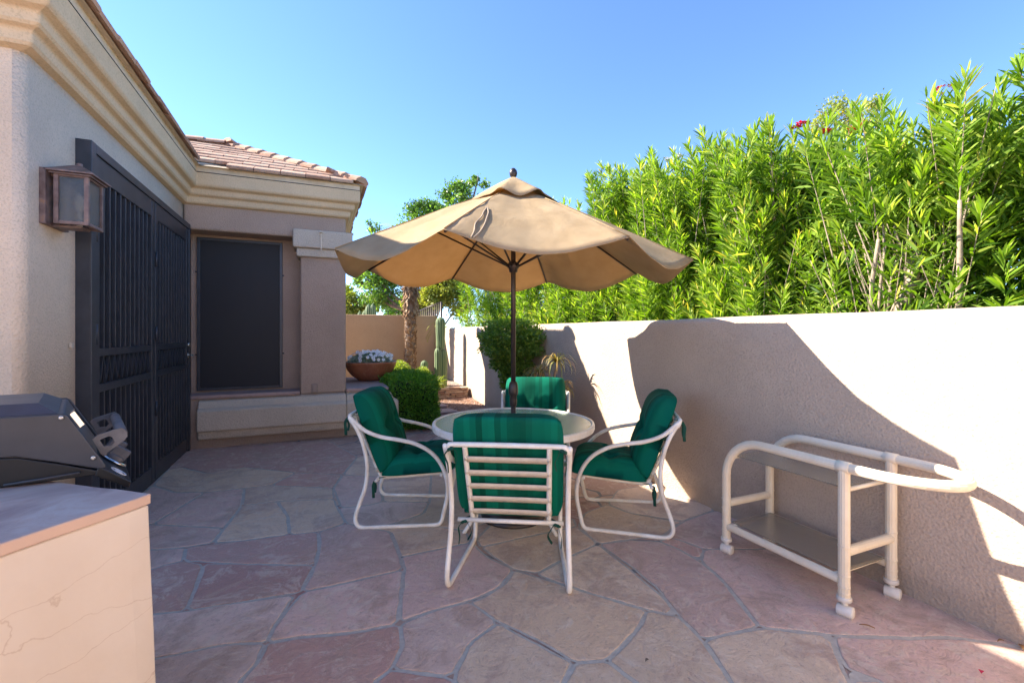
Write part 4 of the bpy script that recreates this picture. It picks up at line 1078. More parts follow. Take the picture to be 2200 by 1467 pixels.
cxm = (CX0+CX1)/2; hw = (CX1-CX0)/2; tip = 1.02; ly = CY0-.10-tip
loop = [(cxm-hw*math.cos(PI*k/20), CY0-.10-ly*math.sin(PI*k/20), ZT) for k in range(1, 20)]
back = [(CX1+CX0-p[0], p[1], p[2]) if False else (CX1, p[1], p[2]) for p in reversed(path)]
H(flute(path+loop+back, .0255), 'handle_rail', M_['cart'], ct)
for x in (CX0, CX1):
    H(flute([(x, CY0, .09), (x, CY0, ZT-.01)], .0255), 'post', M_['cart'], ct)
    H(flute([(x, CY0+.02, .172), (x, CY1-.02, .172)], .0225), 'side_rail', M_['cart'], ct)
for y in (CY0, CY1): H(flute([(CX0+.015, y, .315), (CX1-.015, y, .315)], .0235), 'end_rail', M_['cart'], ct)
for y, z in ((CY0+.045, .185), (CY1-.045, .185), (CY0+.015, .612), (CY1-.03, .612)):
    mb = MB(); mb.tube([(CX0+.0, y, z), (CX1-.0, y, z)], .0105, 12); H(mb, 'shelf_rail', M_['cart'], ct)
for x in (CX0, CX1):
    for y, z in ((CY0, .115), (CY0, .20), (CY0, .345), (CY0, .145), (CY1, .145), (CY1, .20), (CY1, .285), (CY1, .345)):
        mb = MB(); mb.lathe([(.0250, -.003), (.0275, -.002), (.0275, .002), (.0250, .003)], (x, y, z), 24); H(mb, 'joint_ring', M_['cart'], ct)
    mb = MB(); mb.lathe([(.025, -.03), (.0292, -.028), (.0292, .028), (.025, .03)], (x, CY0, ZT), 24, Matrix.Rotation(PI/2, 3, 'X')); H(mb, 'joint_sleeve', M_['cart'], ct)
for z in (.198, .624):
    mb = MB(); mb.box2((CX0+.02, CY0+.02, z), (CX1-.02, CY1-.02 if z < .3 else CY1-.03, z+.005)); H(mb, 'glass_shelf', M_['cartglass'], ct)
for x in (CX0, CX1):
    for y in (CY0, CY1):
        cs = MB(); cs.lathe([(0, .098), (.031, .098), (.033, .094), (.033, .080), (.029, .074), (.0, .072)], (x, y, 0), 24)
        hub = H(cs, 'caster', M_['wheel'], ct)
        sg = 1 if y == CY0 else -1
        mb = MB(); M_r = Matrix.Rotation(-1.30, 3, 'Z') @ Matrix.Rotation(PI/2, 3, 'Y')
        mb.lathe([(0, -.036), (.018, -.036), (.021, -.035), (.021, -.033), (.0275, -.033), (.0290, -.030), (.0290, .030), (.0275, .033), (.021, .033), (.021, .035), (.018, .036), (0, .036)], Vector((x-.004, y-.008, .0295))-ct.location, 28, M_r)
        mb.build('wheel', M_['wheel'], hub)
        mb = MB(); mb.tube([Vector((x, y, .075))-ct.location, Vector((x-.003, y-.006, .045))-ct.location], .014, 12); mb.build('caster_stem', M_['wheel'], hub)

# ---------------------------------------------------------------- plants
def bush_leaves(fn, n): return fn(n)
def tube_limbs(paths): 
    mb = MB()
    for P, r0, r1 in paths:
        P = spline(P, 4); m_ = len(P); mb.tube(P, [r0+(r1-r0)*i/(m_-1) for i in range(m_)], 7)
    return mb

def oleander(x, y, h, rx, ry, nsh, label, seed, dens=1.0, trunk_big=False, leafL=.125, side=None):
    rg = np.random.default_rng(seed); random.seed(seed)
    ob = empty('oleander', (x, y, 0), label=label, cat='shrub', group='oleander shrubs growing behind the garden wall')
    # shoots: tip points through the crown volume, biased outwards and upwards
    V, T, A = [], [], []; off = 0; P_all, D_all, L_all, W_all, t_all = [], [], [], [], []
    stems = []
    for k in range(nsh):
        th = rg.uniform(0, 2*PI); rr = rg.uniform(.15, 1)**.6; zt = h*(.38+.62*rg.uniform(0, 1)**.8)
        if rg.uniform() < .25: zt = h*rg.uniform(.38, .6)
        env = math.sqrt(max(.05, 1-max(0, (zt/h-.62)/.42)**2.2))
        tipx, tipy = rr*rx*env*math.cos(th), rr*ry*env*math.sin(th)
        zt *= 1+rg.normal(0, .035)
        if k % 7 == 0:
            zt = h*env*.5+h*.5+rg.uniform(.05, .30); zt = min(zt, h+(.22 if y > 2.2 else .08))
        Ls = rg.uniform(.55, .95); lean = .28+.35*rr*(1.15-zt/h)
        d = np.array([math.cos(th)*lean+rg.normal(0, .14), math.sin(th)*lean+rg.normal(0, .14), 1.0]); d /= np.linalg.norm(d)
        tp = np.array([tipx, tipy, zt]); bs = tp-d*Ls
        stems.append((bs, tp, d))
        nw = int(Ls/.020*dens); s = np.linspace(.08, 1, nw)
        cur = np.array([-math.sin(th), math.cos(th), 0])*rg.normal(0, .05)
        base = bs[None]+d[None]*(s*Ls)[:, None]+cur[None]*np.sin(s*PI)[:, None]
        for q in range(3):
            ph = np.arange(nw)*.9+q*2*PI/3+rg.uniform(0, 6)
            e1 = np.cross(d, [0.3, .9, .1]); e1 /= np.linalg.norm(e1); e2 = np.cross(d, e1)
            out = np.cos(ph)[:, None]*e1[None]+np.sin(ph)[:, None]*e2[None]
            up = (.55+1.1*np.clip((s-.75)/.25, 0, 1)+rg.normal(0, .15, nw))[:, None]
            D_all.append(out*.85+d[None]*(up*1.15+.1)); P_all.append(base)
            L_all.append(leafL*rg.uniform(.75, 1.25, nw)*(1-.35*np.clip((s-.85)/.15, 0, 1))); W_all.append(rg.uniform(.012, .018, nw))
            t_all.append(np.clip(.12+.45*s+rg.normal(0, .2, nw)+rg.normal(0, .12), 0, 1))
    P = np.concatenate(P_all); D = np.concatenate(D_all); L = np.concatenate(L_all); Wd = np.concatenate(W_all); tn = np.concatenate(t_all)
    global rng; rng = rg
    wx, wy_, wz = P[:, 0]+x, P[:, 1]+y, P[:, 2]
    keep = (rg.uniform(0, 1, len(P)) > .06)
    keep &= ~((wx < 3.75) & (wz < 2.15-.35*np.abs(wy_-1.75)) & (wy_ > 1.35) & (wy_ < 2.25) & (rg.uniform(0, 1, len(P)) > .22))
    P, D, L, Wd, tn = P[keep], D[keep], L[keep], Wd[keep], tn[keep]
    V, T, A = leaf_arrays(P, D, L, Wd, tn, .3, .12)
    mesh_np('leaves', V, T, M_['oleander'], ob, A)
    paths = []
    sel = rg.permutation(len(stems))
    for k in sel[:int(len(stems)*.6)]:
        bs, tp, d = stems[k]; paths.append(([tuple(bs-d*.25), tuple(bs), tuple((bs+tp)/2), tuple(tp)], .005, .002))
    for k in sel[:22]:
        bs, tp, d = stems[k]; g = np.array([rg.normal(0, .12), rg.normal(0, .12), 0])
        m1 = g*.6+bs*np.array([.35, .35, .35]); m2 = bs*np.array([.75, .75, .7])+rg.normal(0, .05, 3)*np.array([1, 1, .2])
        paths.append(([tuple(g), tuple(m1), tuple(m2), tuple(bs)], .026 if not trunk_big else .034, .010))
    tube_limbs(paths).build('stems', M_['pale_bark'], ob)
    return ob
def shrub_blossoms(ob, pts, m, r=.03):
    for p in pts:
        c = p-ob.location; mb = MB()
        for k in range(7):
            q = c+Vector((random.gauss(0, .018), random.gauss(0, .018), random.gauss(0, .014)))
            for j in range(5):
                a = 2*PI*j/5+k; e = Vector((math.cos(a), math.sin(a), .35)); s_ = Vector((-math.sin(a), math.cos(a), 0))
                mb.add([q, q+e*r*.7+s_*r*.4, q+e*r*1.1, q+e*r*.7-s_*r*.4], [(0, 1, 2, 3)])
        mb.build('blossom_cluster', m, ob)
OL = [  # x, y, h, rx, ry, shoots, label
 (3.95, .50, 2.82, .88, .80, 470, 'tallest oleander shrub, cropped at the right edge of the photo', 11, True),
 (3.90, 1.70, 2.72, .82, .78, 470, 'oleander with thick bare grey limbs above the wall near the right edge', 12, True),
 (4.00, 2.85, 2.98, .88, .80, 470, 'oleander with red blossoms at its top, behind the serving cart', 13, False),
 (4.00, 3.95, 3.10, .88, .80, 460, 'oleander with pointed top just right of the umbrella canopy tip', 14, False),
 (4.05, 5.10, 3.40, .88, .82, 430, 'oleander with white blossoms at its top, behind the umbrella right side', 15, False),
 (4.10, 6.35, 3.25, .88, .82, 360, 'oleander showing just above and below the right half of the umbrella', 16, False),
 (4.10, 7.70, 3.1, .85, .85, 200, 'oleander behind the umbrella pole above the garden wall', 17, False),
 (4.05, 9.20, 2.9, .85, .90, 170, 'oleander above the clipped topiary shrub', 18, False),
 (4.00, 10.8, 2.7, .80, .95, 150, 'farthest oleander, behind the tall cactus', 19, False),
]
OB = []
for (x, y, h, rx, ry, ns, lab, sd, tbig) in OL:
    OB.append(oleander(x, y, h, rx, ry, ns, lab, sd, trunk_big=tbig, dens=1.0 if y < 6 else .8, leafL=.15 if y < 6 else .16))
# the heavy limb that shows above the wall
LD = 3.02
lim = lambda pts, r0, r1: ([tuple(atD(u, v, LD+dd)) for u, v, dd in pts], r0, r1)
mb = tube_limbs([lim([(1915, 900, .1), (1925, 700, .02), (1945, 640, 0), (1962, 590, 0), (1972, 545, 0), (1995, 505, .05), (2015, 470, .12), (2020, 420, .2)], .052, .014)])
H(mb, 'trunk', M_['pale_bark'], OB[1])
for L_ in (lim([(1950, 625, 0), (1985, 596, .0), (2025, 565, .05), (2060, 520, .12), (2100, 470, .2)], .030, .010), lim([(1962, 585, 0), (1940, 540, .0), (1925, 505, .03), (1922, 470, .1)], .017, .007),
           lim([(1880, 760, .1), (1893, 600, 0), (1900, 540, 0), (1897, 480, .05)], .010, .006), lim([(2050, 690, -.05), (2090, 655, -.12), (2130, 632, -.15)], .011, .007), lim([(1905, 690, .1), (1915, 600, 0), (1925, 560, -.02)], .008, .005)):
    H(tube_limbs([L_]), 'limb', M_['pale_bark'], OB[1])
random.seed(3)
shrub_blossoms(OB[2], [atD(u, v, 3.75) for u, v in ((1775, 283), (1830, 280), (1846, 270), (1716, 275))], M_['petal_red'], .034)
shrub_blossoms(OB[0], [atD(u, v, 2.9) for u, v in ((2016, 200), (2050, 190))], M_['petal_red'], .018)
shrub_blossoms(OB[4], [atD(u, v, 5.6) for u, v in ((1435, 345), (1460, 335), (1400, 358), (1385, 365))], M_['petal'], .035)
random.seed(5); rng = np.random.default_rng(5)

def surf_box(n, c, half, jitter=.04, power=6):
    """points near the surface of a rounded box"""
    d = unit(rng.normal(size=(n, 3))); h = np.array(half)
    k = (np.sum(np.abs(d/1.0)**power, 1))**(-1/power)
    p = d*k[:, None]*h[None]*(1-np.abs(rng.normal(0, jitter, n)))[:, None]
    return p+np.array(c)[None], d
def leafy(name, P, D, L, Wd, m, par, tone):
    V, T, A = dia_arrays(P, D, L, Wd, tone); return mesh_np(name, V, T, m, par, A)
# box hedge
hc = (1.30, 7.12, .38); hd_ = empty('clipped_hedge', (hc[0], hc[1], 0), label='dense box shaped green hedge between the ledge and stepping stones', cat='hedge')
n = 22000; P, D = surf_box(n, (0, 0, .38), (.37, .74, .375), .05, 5)
P[:, 0] += .025*np.sin(P[:, 1]*9+P[:, 2]*7); P[:, 2] += .025*np.sin(P[:, 1]*6+P[:, 0]*11)
k_ = rng.uniform(0, 1, n) < .10; P[k_] += D[k_]*rng.uniform(0, .05, (k_.sum(), 1)); P += rng.normal(0, .016, (n, 3)); D = D+rng.normal(0, .8, (n, 3))+np.array([0, 0, .35])
leafy('leaves', P, D, rng.uniform(.028, .048, n), rng.uniform(.016, .024, n), M_['hedge'], hd_, np.clip(rng.normal(.45, .2, n)+.15*(P[:, 2]-.4), 0, 1))
mb = MB(); mb.box((0, 0, .36), (.62, 1.36, .60)); mb.build('shade_core', plain('hedge_shadow_core', (.012, .03, .008), .95, 0, .2, 20), hd_, bevel=.12, seg=4)  # solid dark core: the hedge's inner shade put into its colour
# topiary shrub beside the wall
tx, ty = 2.52, 5.88; tp_ = empty('topiary_shrub', (tx, ty, 0), label='clipped flat topped shrub narrowing downwards beside the garden wall', cat='shrub')
blobs = [((0, 0, 1.30), (.33, .46, .26), 9000), ((.0, -.03, 1.05), (.27, .33, .25), 4600), ((.02, -.12, .78), (.19, .2, .24), 2600), ((.02, -.15, .50), (.11, .12, .22), 1100)]
Ps, Ds = [], []
for c, hf, n in blobs:
    d = unit(rng.normal(size=(n, 3))); r = (1.05-.45*rng.uniform(0, 1, n)**1.5)*(1+.10*np.sin(d[:, 0]*7+3)*np.sin(d[:, 1]*8)+.08*np.sin(d[:, 2]*11))
    k = (np.sum(np.abs(d)**3.2, 1))**(-1/3.2) if c[2] > 1.2 else np.ones(n)
    Ps.append(d*(r*k)[:, None]*np.array(hf)+np.array(c)); Ds.append(d+rng.normal(0, .7, (n, 3)))
P = np.concatenate(Ps); D = np.concatenate(Ds); n = len(P)
leafy('leaves', P, D, rng.uniform(.035, .060, n), rng.uniform(.018, .028, n), M_['topiary'], tp_, np.clip(rng.normal(.35, .18, n)+.9*np.clip(P[:, 2]-1.35, 0, .3), 0, 1))  # leaves near the top toned lighter, sunlight put into their colour
tube_limbs([([(0, -.08, 0), (.02, -.12, .4), (0, 0, .9), (.1, .1, 1.3)], .025, .008), ([(.02, -.06, 0), (0, -.05, .5), (-.1, -.1, 1.0), (-.2, -.2, 1.3)], .02, .008), ([(0, -.1, .3), (.05, .05, .8), (.1, .25, 1.2)], .015, .006), ([(.03, -.2, .4), (.08, -.25, .8), (.1, -.3, 1.2)], .012, .005)]).build('trunk', M_['bark'], tp_)

# strappy plant in a pot
px_, py_ = 2.50, 4.70
pot = empty('plant_pot', (px_, py_, 0), label='terracotta pot half hidden behind the far chair', cat='pot')
mb = MB(); mb.lathe([(0, 0), (.12, 0), (.135, .03), (.165, .40), (.18, .41), (.18, .46), (.16, .46), (.155, .42), (0, .42)], n=32); mb.build('pot_body', M_['terracotta'], pot)
mb = MB(); mb.lathe([(0, .425), (.15, .425), (.15, .43), (0, .432)], n=24); mb.build('soil', M_['soil'], pot)
pp = empty('ponytail_plant', (px_, py_, .43), label='arching straw coloured strappy plant in front of the shaded wall', cat='plant')
mb = MB(); heads = [((-.07, .10, .48), .9), ((.06, -.10, .62), 1.0), ((.08, -.18, .33), .8), ((0, .02, .30), .7)]
tube_limbs([([(0, 0, 0), (h[0]*.4, h[1]*.4, h[2]*.5), h], .022, .010) for h, s in heads]).build('stems', M_['bark'], pp)
V, F, A = [], [], []
for hh, s in heads:
    for k in range(75):
        a = rng.uniform(0, 2*PI); el = rng.uniform(.1, 1.35); L = s*rng.uniform(.20, .36); w = .006
        o_ = np.array([math.cos(a), math.sin(a), 0]); sd_ = np.array([-math.sin(a), math.cos(a), 0]); b0 = len(V); tn = rng.uniform(0, 1)
        p = np.array(hh, float); el0 = el
        for i in range(7):
            ww = w*(1-(i/6)**2)+.0008
            V += [p-sd_*ww, p+sd_*ww]; A += [tn, tn]
            p = p+(o_*math.cos(el0)+np.array([0, 0, 1])*math.sin(el0))*L/6; el0 -= rng.uniform(.25, .55)
            if i: F.append((b0+2*i-2, b0+2*i-1, b0+2*i+1, b0+2*i))
mesh_np('leaves', np.array(V), np.array(F), M_['straw'], pp, np.array(A))

# columnar cacti
def cactus_col(mb, tones, c, r, z0, z1, ribs=13, depth=.14, taper=True, ph=0):
    n = ribs*6; m_ = 22; b0 = len(mb.v); vs = []
    for i in range(m_+1):
        s = i/m_; z = z0+(z1-z0)*s
        k = 1.0*(1-.10*(1-s)) if s < .8 else math.sqrt(max(0, 1-((s-.8)/.2)**2.4))*1.0
        if s < .08: k *= .86+.14*(s/.08)
        k *= 1+.02*math.sin(z*17)
        for j in range(n):
            a = 2*PI*j/n+ph; w = math.cos(ribs*2*PI*j/n); rr = r*k*(1+depth*.5*w)
            vs.append((c[0]+rr*math.cos(a), c[1]+rr*math.sin(a), z)); tones.append(.35+.45*w if w < .93 else .95)
    mb.add(vs, [(i*n+j, i*n+(j+1) % n, (i+1)*n+(j+1) % n, (i+1)*n+j) for i in range(m_) for j in range(n)], True)
def cactus(name, loc, cols, label, group=None):
    mb = MB(); tn = []
    for c, r, z0, z1, rb in cols: cactus_col(mb, tn, c, r, z0, z1, rb)
    o = mb.build(name, M_['cactus'], loc=loc); a = o.data.attributes.new('tone', 'FLOAT', 'POINT'); a.data.foreach_set('value', tn)
    return tag(o, label, 'cactus', group)
cactus('columnar_cactus', (2.43, 9.45, .24), [((0, .0), .098, .82, 1.50, 13), ((-.045, .0), .082, 0, .86, 11), ((.055, -.02), .085, 0, .82, 11)], 'tall two tier columnar cactus standing behind the stacked stone edging')
cactus('small_cactus', (2.02, 9.6, .24), [((0, 0), .085, 0, .40, 12), ((.085, -.05), .075, 0, .58, 12)], 'short round topped cactus pair left of the tall columnar cactus')
# stacked stone edging
mb = MB(); random.seed(8)
def stones(x0, x1, y, z0, rows, dirx=True):
    z = z0
    for r in range(rows):
        h = random.uniform(.030, .052); x = x0+random.uniform(-.02, .02)
        while x < x1-.03:
            w = min(random.uniform(.10, .30), x1-x); d = random.uniform(.0, .03)
            mb.box((x+w/2, y-.07+d, z+h/2) if dirx else (y-.07+d, x+w/2, z+h/2), (w-.006, .16, h-.004) if dirx else (.16, w-.006, h-.004), rz=random.uniform(-.05, .05)); x += w
        z += h
stones(1.62, 2.84, 8.92, .07, 6)
m, t, b = mat('stacked_sandstone'); g = N(t, 'ShaderNodeNewGeometry')
c = ramp(t, g.outputs['Random Per Island'], [(0, (.26, .15, .10)), (.5, (.40, .27, .18)), (1, (.50, .38, .28))]); t.links.new(c, b.inputs['Base Color']); b.inputs['Roughness'].default_value = .9
bump(t, b, noise_n(t, 30, 5, .6, g.outputs['Position']), .7, .01)
o = mb.build('stone_edging', m, bevel=.009, seg=2); tag(o, 'low stacked sandstone edging at the foot of the tall cactus', 'stone edging')
mb = MB(); V = []
mb.add([(1.6, 8.95, .27), (2.86, 8.95, .27), (2.86, 11.2, .33), (.9, 11.2, .33), (.9, 8.95, .1)], [(0, 1, 2, 3), (0, 3, 4)]); o = mb.build('planting_bed', M_['gravel']); tag(o, kind='structure')
# stepping stones
random.seed(4)
for k, (x0, x1, y0, y1, lab) in enumerate([(1.45, 2.18, 6.98, 7.30, 'pink stepping stone next to the patio edge'), (1.42, 2.20, 7.36, 7.78, 'stepping stone second from the patio edge'), (1.50, 2.15, 7.86, 8.22, 'stepping stone third from the patio edge'), (1.55, 2.05, 8.30, 8.62, 'farthest stepping stone, near the stacked stone edging')]):
    z = .0+.10*max(0, min(1, (y0-6.9)/1.9)); pl = refine([(x0, y0), (x1+.03, y0+.04), (x1-.02, y1), (x0, y1-.03)], step=.05, inset=.003, amp=.02, seed=k)
    mb = MB(); mb.prism([(p.x, p.y) for p in pl], z, z+.045); o = mb.build('stepping_stone', M_['stone_top'], bevel=.006)
    tag(o, lab, 'stepping stone', 'flat stepping stones in the gravel')

# palm trunk with boots, crown above
pm = empty('palm_tree', (2.01, 10.68, .25), label='slender palm with shaggy brown trunk in front of the brown wall', cat='palm')
mb = MB(); rg = np.random.default_rng(2)
mb.tube([(0, 0, 0), (.01, 0, 1), (.03, 0, 2), (.05, 0, 3.3)], [.14, .12, .14, .16], 16)
mb.build('trunk_core', M_['bark'], pm)
mb = MB()
for k in range(1500):
    z = rg.uniform(0, 3.3); a = rg.uniform(0, 2*PI); r = .122+.045*max(0, z-1.4); o_ = Vector((math.cos(a), math.sin(a), 0)); s_ = Vector((-math.sin(a), math.cos(a), 0))
    c = Vector((.015*z, 0, z))+o_*r; w = rg.uniform(.012, .03); L = rg.uniform(.04, .08)*(1.8 if z > 1.5 else 1)
    e = (o_*rg.uniform(.35, .8)+Vector((0, 0, 1 if z < 1.6 else -.9))+s_*rg.normal(0, .3)).normalized(); n_ = e.cross(s_)
    P = [c-s_*w, c+s_*w, c+s_*w*.5+e*L, c-s_*w*.5+e*L]; mb.add(P+[p+n_*.006 for p in P], [(0, 1, 2, 3), (7, 6, 5, 4), (0, 1, 5, 4), (1, 2, 6, 5), (2, 3, 7, 6), (3, 0, 4, 7)])
mb.build('trunk', M_['palm'], pm)
V, F, A = [], [], []
for k in range(34):
    a = rg.uniform(0, 2*PI); el = rg.uniform(-.2, 1.2); L = rg.uniform(.9, 1.25); o_ = np.array([math.cos(a), math.sin(a), 0]); sd_ = np.array([-math.sin(a), math.cos(a), 0]); p = np.array([.05, 0, 3.25]); e0 = el; tn = rg.uniform(0, 1)
    for i in range(26):
        dr = o_*math.cos(e0)+np.array([0, 0, 1])*math.sin(e0); p = p+dr*L/26; e0 -= .055
        if i > 3:
            for s in (-1, 1):
                q = dr*.6+sd_*s*1.0+np.array([0, 0, -.25]); q /= np.linalg.norm(q); l = .26*math.sin(PI*(i+2)/29)+.04; b0 = len(V)
                V += [p, p+q*l*.5+dr*.009, p+q*l, p+q*l*.5-dr*.009]; A += [tn]*4; F.append((b0, b0+1, b0+2, b0+3))
mesh_np('fronds', np.array(V), np.array(F), M_['frond'], pm, np.array(A))

# low shrubs in the bed
def low_shrub(name, loc, r, h, n, m, label, cat='shrub', ll=(.03, .05), up=.8):
    o = empty(name, loc, label=label, cat=cat); a = rng.uniform(0, 2*PI, n); q = rng.uniform(0, 1, n)**.6; z = rng.uniform(0, 1, n)**.7
    P = np.stack([q*r*np.cos(a)*(1-.3*z), q*r*np.sin(a)*(1-.3*z), h*z*(1-.35*q**2)+.02*np.sin(a*5)], 1)
    D = np.stack([np.cos(a)*q, np.sin(a)*q, np.full(n, up)], 1)+rng.normal(0, .45, (n, 3))
    leafy('leaves', P, D, rng.uniform(ll[0], ll[1], n), rng.uniform(.012, .02, n), m, o, np.clip(rng.normal(.5, .22, n), 0, 1))
    tube_limbs([([(0, 0, 0), (.3*r*math.cos(k), .3*r*math.sin(k), h*.4), (.7*r*math.cos(k), .7*r*math.sin(k), h*.8)], .008, .003) for k in range(8)]).build('twigs', M_['bark'], o); return o
low_shrub('lime_shrub', (1.55, 9.35, .2), .38, .62, 5200, M_['lime'], 'fluffy yellow green shrub left of the palm trunk base')
low_shrub('lime_shrub', (1.98, 9.15, .2), .26, .50, 3200, M_['lime'], 'small lime green shrub right of the palm trunk base')
sp = empty('spiky_plant', (2.15, 8.98, .25), label='pale green spiky tuft between hedge and tall cactus', cat='plant')
n = 520; a = rng.uniform(0, 2*PI, n); P = np.stack([.10*np.cos(a)*rng.uniform(0, 1, n), .10*np.sin(a)*rng.uniform(0, 1, n), rng.uniform(0, .12, n)], 1)
D = np.stack([np.cos(a), np.sin(a), rng.uniform(.3, 2.2, n)], 1); V, T, A = leaf_arrays(P, D, rng.uniform(.2, .36, n), .012, np.clip(rng.normal(.6, .2, n), 0, 1), .3, .35)
mesh_np('blades', V, T, M_['lime'], sp, A)

# terracotta bowl with white daisies
bx_, by_ = .80, 7.55
bw = empty('terracotta_bowl', (bx_, by_, .645), label='wide terracotta bowl on the flagstone ledge behind the column', cat='bowl')
mb = MB(); mb.lathe([(0, 0), (.17, 0), (.20, .012), (.29, .08), (.36, .17), (.395, .265), (.405, .285), (.40, .298), (.385, .298), (.375, .275), (.34, .17), (0, .16)], n=56); mb.build('bowl_body', M_['terracotta'], bw)
mb = MB(); mb.lathe([(0, .255), (.2, .262), (.368, .25), (.37, .24), (0, .24)], n=32); mb.build('soil', M_['soil'], bw)
dz = empty('daisy_plant', (bx_, by_, .645+.255), label='silvery foliage plant covered in white daisies, growing in the terracotta bowl', cat='flowers')
n = 5200; d = unit(rng.normal(size=(n, 3))); d[:, 2] = np.abs(d[:, 2]); P = d*np.array([.34, .34, .17])*rng.uniform(.5, 1, n)[:, None]**.5
leafy('leaves', P, d+rng.normal(0, .6, (n, 3)), rng.uniform(.03, .055, n), rng.uniform(.010, .018, n), M_['silver'], dz, rng.uniform(0, 1, n))
mb = MB()
for k in range(12):
    a = 2*PI*k/12; mb.add([(0, 0, 0), (.017*math.cos(a-.27), .017*math.sin(a-.27), .002), (.026*math.cos(a), .026*math.sin(a), .001), (.017*math.cos(a+.27), .017*math.sin(a+.27), .0025)], [(0, 1, 2, 3)])
f0 = mb.build('flower', M_['petal'], dz)
mb = MB(); mb.lathe([(.0042, .001), (.0035, .004), (0, .005)], n=10); e0 = mb.build('flower_eye', M_['eye'], f0)
for k in range(100):
    f = f0 if k == 0 else f0.copy(); e = e0 if k == 0 else e0.copy()
    if k: C.collection.objects.link(f); C.collection.objects.link(e); e.parent = f
    a = rng.uniform(0, 2*PI); el = rng.uniform(.12, 1.45); d_ = Vector((math.cos(a)*math.cos(el), math.sin(a)*math.cos(el), math.sin(el)))
    if k < 62 and d_.y > .2: d_.y = -d_.y
    f.location = (d_.x*rng.uniform(.33, .385), d_.y*rng.uniform(.33, .385), .05+d_.z*.16+rng.uniform(-.01, .025)); nd = (d_+Vector((rng.normal(0, .3), rng.normal(0, .3)-.45, .15))).normalized()
    f.rotation_euler = nd.to_track_quat('Z', 'Y').to_euler(); s = rng.uniform(.95, 1.35); f.scale = (s, s, s)

# background trees
def tree(name, base, blobs, n, leaf, m, label, limbs=None, group=None, tr=.16, cat='tree', clump=.5):
    o = empty(name, base, label=label, cat=cat, group=group); base = Vector(base); Ps, Ds, Ts = [], [], []
    tot = sum(b[1][0]*b[1][1]*b[1][2] for b in blobs)
    for c, hf in blobs:
        k = int(n*hf[0]*hf[1]*hf[2]/tot); nc = max(6, int(k/90)); c = np.array(c)-np.array(base)
        dd = unit(rng.normal(size=(nc, 3))); cc = c+dd*np.array(hf)*(rng.uniform(.25, 1, nc)**.5)[:, None]
        pick = rng.integers(0, nc, k); cs = clump*min(hf)*.42
        P = cc[pick]+rng.normal(0, 1, (k, 3))*cs*np.array([1, 1, .8]); Ps.append(P); Ds.append(rng.normal(0, 1, (k, 3))+np.array([0, 0, -.2])); Ts.append(np.clip(rng.normal(.45, .15, k)+rng.normal(0, .2, nc)[pick], 0, 1))
    P = np.concatenate(Ps); D = np.concatenate(Ds); n_ = len(P)
    leafy('crown', P, D, rng.uniform(leaf*.7, leaf*1.3, n_), rng.uniform(leaf*.45, leaf*.7, n_), m, o, np.concatenate(Ts))
    ps = []
    top = Vector(np.array(blobs[0][0]))-base
    ps.append(([(0, 0, 0), (top.x*.2, top.y*.2, top.z*.4), (top.x, top.y, top.z)], tr, tr*.35))
    for c, hf in blobs:
        c = Vector(c)-base; ps.append(([tuple(Vector((top.x*.2, top.y*.2, top.z*.4))), tuple(c*.6+Vector((0, 0, top.z*.1))), tuple(c)], tr*.5, tr*.12))
        for k in range(5): ps.append(([tuple(c), tuple(c+Vector((random.uniform(-1, 1)*hf[0], random.uniform(-1, 1)*hf[1], random.uniform(-.8, 1)*hf[2]))*.8)], tr*.12, .01))
    tube_limbs(ps).build('trunk', M_['bark'], o); return o
D1 = 16.0
def bl(u, v, r, d=D1, ry=None): p = atD(u, v, d); q = r*d/FPX; return (tuple(p), (q, q, q*.9))
g0 = world((930-1100)/FPX*D1, D1)
tree('broadleaf_tree', g0, [bl(930, 500, 60), bl(990, 425, 38), bl(915, 455, 36), bl(860, 560, 48), bl(815, 620, 44), bl(800, 585, 30), bl(800, 490, 16), bl(1025, 395, 22), bl(955, 590, 50), bl(780, 610, 22)], 30000, .11, M_['tree'], 'tall dark green tree behind the palm and umbrella', tr=.2)
D2 = 21.0
tree('broadleaf_tree', world((760-1100)/FPX*D2, D2), [bl(750, 655, 36, D2), bl(785, 668, 26, D2), bl(730, 640, 30, D2)], 9000, .13, M_['ylw'], 'yellow green tree low beside the column, beyond the brown wall', tr=.15)
D3 = 15.0
tree('broadleaf_tree', world((915-1100)/FPX*D3, D3), [bl(925, 640, 34, D3), bl(960, 610, 34, D3), bl(890, 665, 26, D3), bl(985, 650, 30, D3)], 15000, .09, M_['ylw'], 'light green feathery tree between the palm and oleanders', tr=.10)
D4 = 24.0
tree('broadleaf_tree', world((840-1100)/FPX*D4, D4), [bl(850, 672, 30, D4), bl(890, 655, 36, D4)], 6000, .14, M_['tree'], 'distant tree low behind the brown wall left of the palm', tr=.12)
D5 = 8.6
pv = [bl(1795, 250, 34, D5), bl(1760, 275, 22, D5), bl(1825, 255, 20, D5)]
tree('palo_verde', world((1795-1100)/FPX*D5, D5), pv, 1700, .05, M_['ylw'], 'sparse yellow tree top left of the oleander with red blossoms', tr=.07, clump=.8)
tree('palo_verde', world((1885-1100)/FPX*D5, D5), [bl(1883, 225, 20, D5), bl(1875, 255, 18, D5)], 700, .05, M_['ylw'], 'sparse yellow tree top right of the red blossoms', tr=.06, clump=.8)
# distant columnar cacti beyond the far wall
for k, (u, v, r, lab) in enumerate([(792, 652, .11, 'tallest grey columnar cactus beyond the brown wall'), (801, 651, .10, 'slim columnar cactus right beside the tallest one beyond the wall'), (784, 665, .10, 'short columnar cactus left of the pair beyond the wall'), (773, 667, .08, 'smallest leftmost columnar cactus beyond the wall')]):
    p = atD(u, v, 13.2); cactus('distant_cactus', (p.x, p.y, 0), [((0, 0), r, 0, p.z, 11)], lab, 'cacti beyond the brown wall')
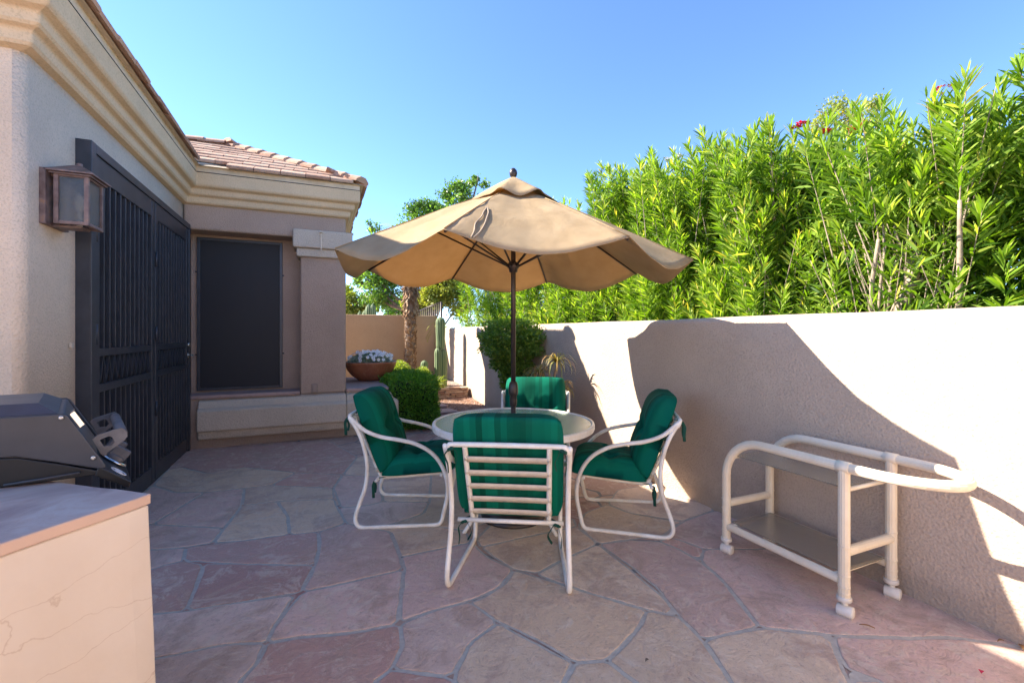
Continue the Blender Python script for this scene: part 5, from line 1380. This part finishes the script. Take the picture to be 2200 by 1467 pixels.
# iron fence beyond the wall
fe = empty('iron_fence', atD(920, 700, 12.6)*1.0, label='dark iron railing climbing behind the palm trunk', cat='fence'); fe.location.z = 0
mb = MB(); a, b = atD(893, 671, 13.0), atD(948, 649, 12.2)
mb.tube([a, b], .02, 6); mb.tube([a-Vector((0, 0, .9)), b-Vector((0, 0, .9))], .02, 6)
for k in range(14): p = a.lerp(b, k/13); mb.tube([p, (p.x, p.y, 0)], .012 if k % 13 else .03, 6)
H(mb, 'railing', M_['bronze'], fe)
# weeping desert plant behind the wall
wp = empty('weeping_shrub', world((960-1100)/FPX*11.9, 11.9), label='drooping yellow green stems of a desert shrub behind the tall cactus', cat='shrub')
V, F, A = [], [], []
for k in range(90):
    a = rng.uniform(0, 2*PI); el = rng.uniform(.9, 1.5); L = rng.uniform(.7, 1.3); o_ = np.array([math.cos(a), math.sin(a), 0]); sd_ = np.array([-math.sin(a), math.cos(a), 0]); p = np.array([rng.normal(0, .05), rng.normal(0, .05), 1.2]); b0 = len(V); tn = rng.uniform(.2, 1)
    for i in range(10):
        V += [p-sd_*.007, p+sd_*.007]; A += [tn, tn]; p = p+(o_*math.cos(el)+np.array([0, 0, 1])*math.sin(el))*L/9; el -= .27
        if i: F.append((b0+2*i-2, b0+2*i-1, b0+2*i+1, b0+2*i))
mesh_np('stems', np.array(V), np.array(F), M_['ylw'], wp, np.array(A))
tube_limbs([([(0, 0, 0), (.02, 0, .6), (0, 0, 1.22)], .04, .03)]).build('trunk', M_['bark'], wp)

# fallen leaves and petals
def fallen(name, p, L, w, rz, m, lab, cat='leaf'):
    mb = MB(); P = []; n_ = 6
    for i in range(n_+1):
        s = i/n_; ww = w*math.sin(PI*min(.98, max(.03, s)))
        for q in (-1, 0, 1): P.append(((s-.5)*L, q*ww/2, .004+.012*math.sin(PI*s)*(.4)+abs(q)*.004))
    mb.add(P, [(3*i+j, 3*i+j+1, 3*i+j+4, 3*i+j+3) for i in range(n_) for j in (0, 1)], True)
    o = mb.build(name, m, loc=(p.x, p.y, .0125)); o.rotation_euler = (0, 0, rz); sd = o.modifiers.new('t', 'SOLIDIFY'); sd.thickness = .0006; tag(o, lab, cat, 'fallen leaves and petals on the patio')
fallen('dry_leaf', G(1863, 1353), .06, .010, -.9, M_['dry'], 'thin curled dry leaf on the flagstone in front of the cart')
fallen('dry_leaf', G(2150, 1385), .035, .012, -.3, M_['dry'], 'dry leaf beside the sunlit foot of the garden wall')
fallen('dry_leaf', G(2195, 1398), .04, .02, .6, M_['dry'], 'crumpled dry leaf against the wall foot at the right edge')
fallen('fallen_petal', G(2108, 1452), .022, .016, .4, M_['petal_red'], 'dark red petal on the flagstone at bottom right', 'petal')
fallen('dry_leaf', G(1543, 1146), .02, .014, .2, M_['straw'] if False else M_['strap'], 'pale yellow leaf scrap near the wall between chair and cart')
fallen('dry_leaf', G(1390, 1427), .02, .012, .2, M_['bark'], 'small brown leaf scrap on the tan flagstone at bottom centre')
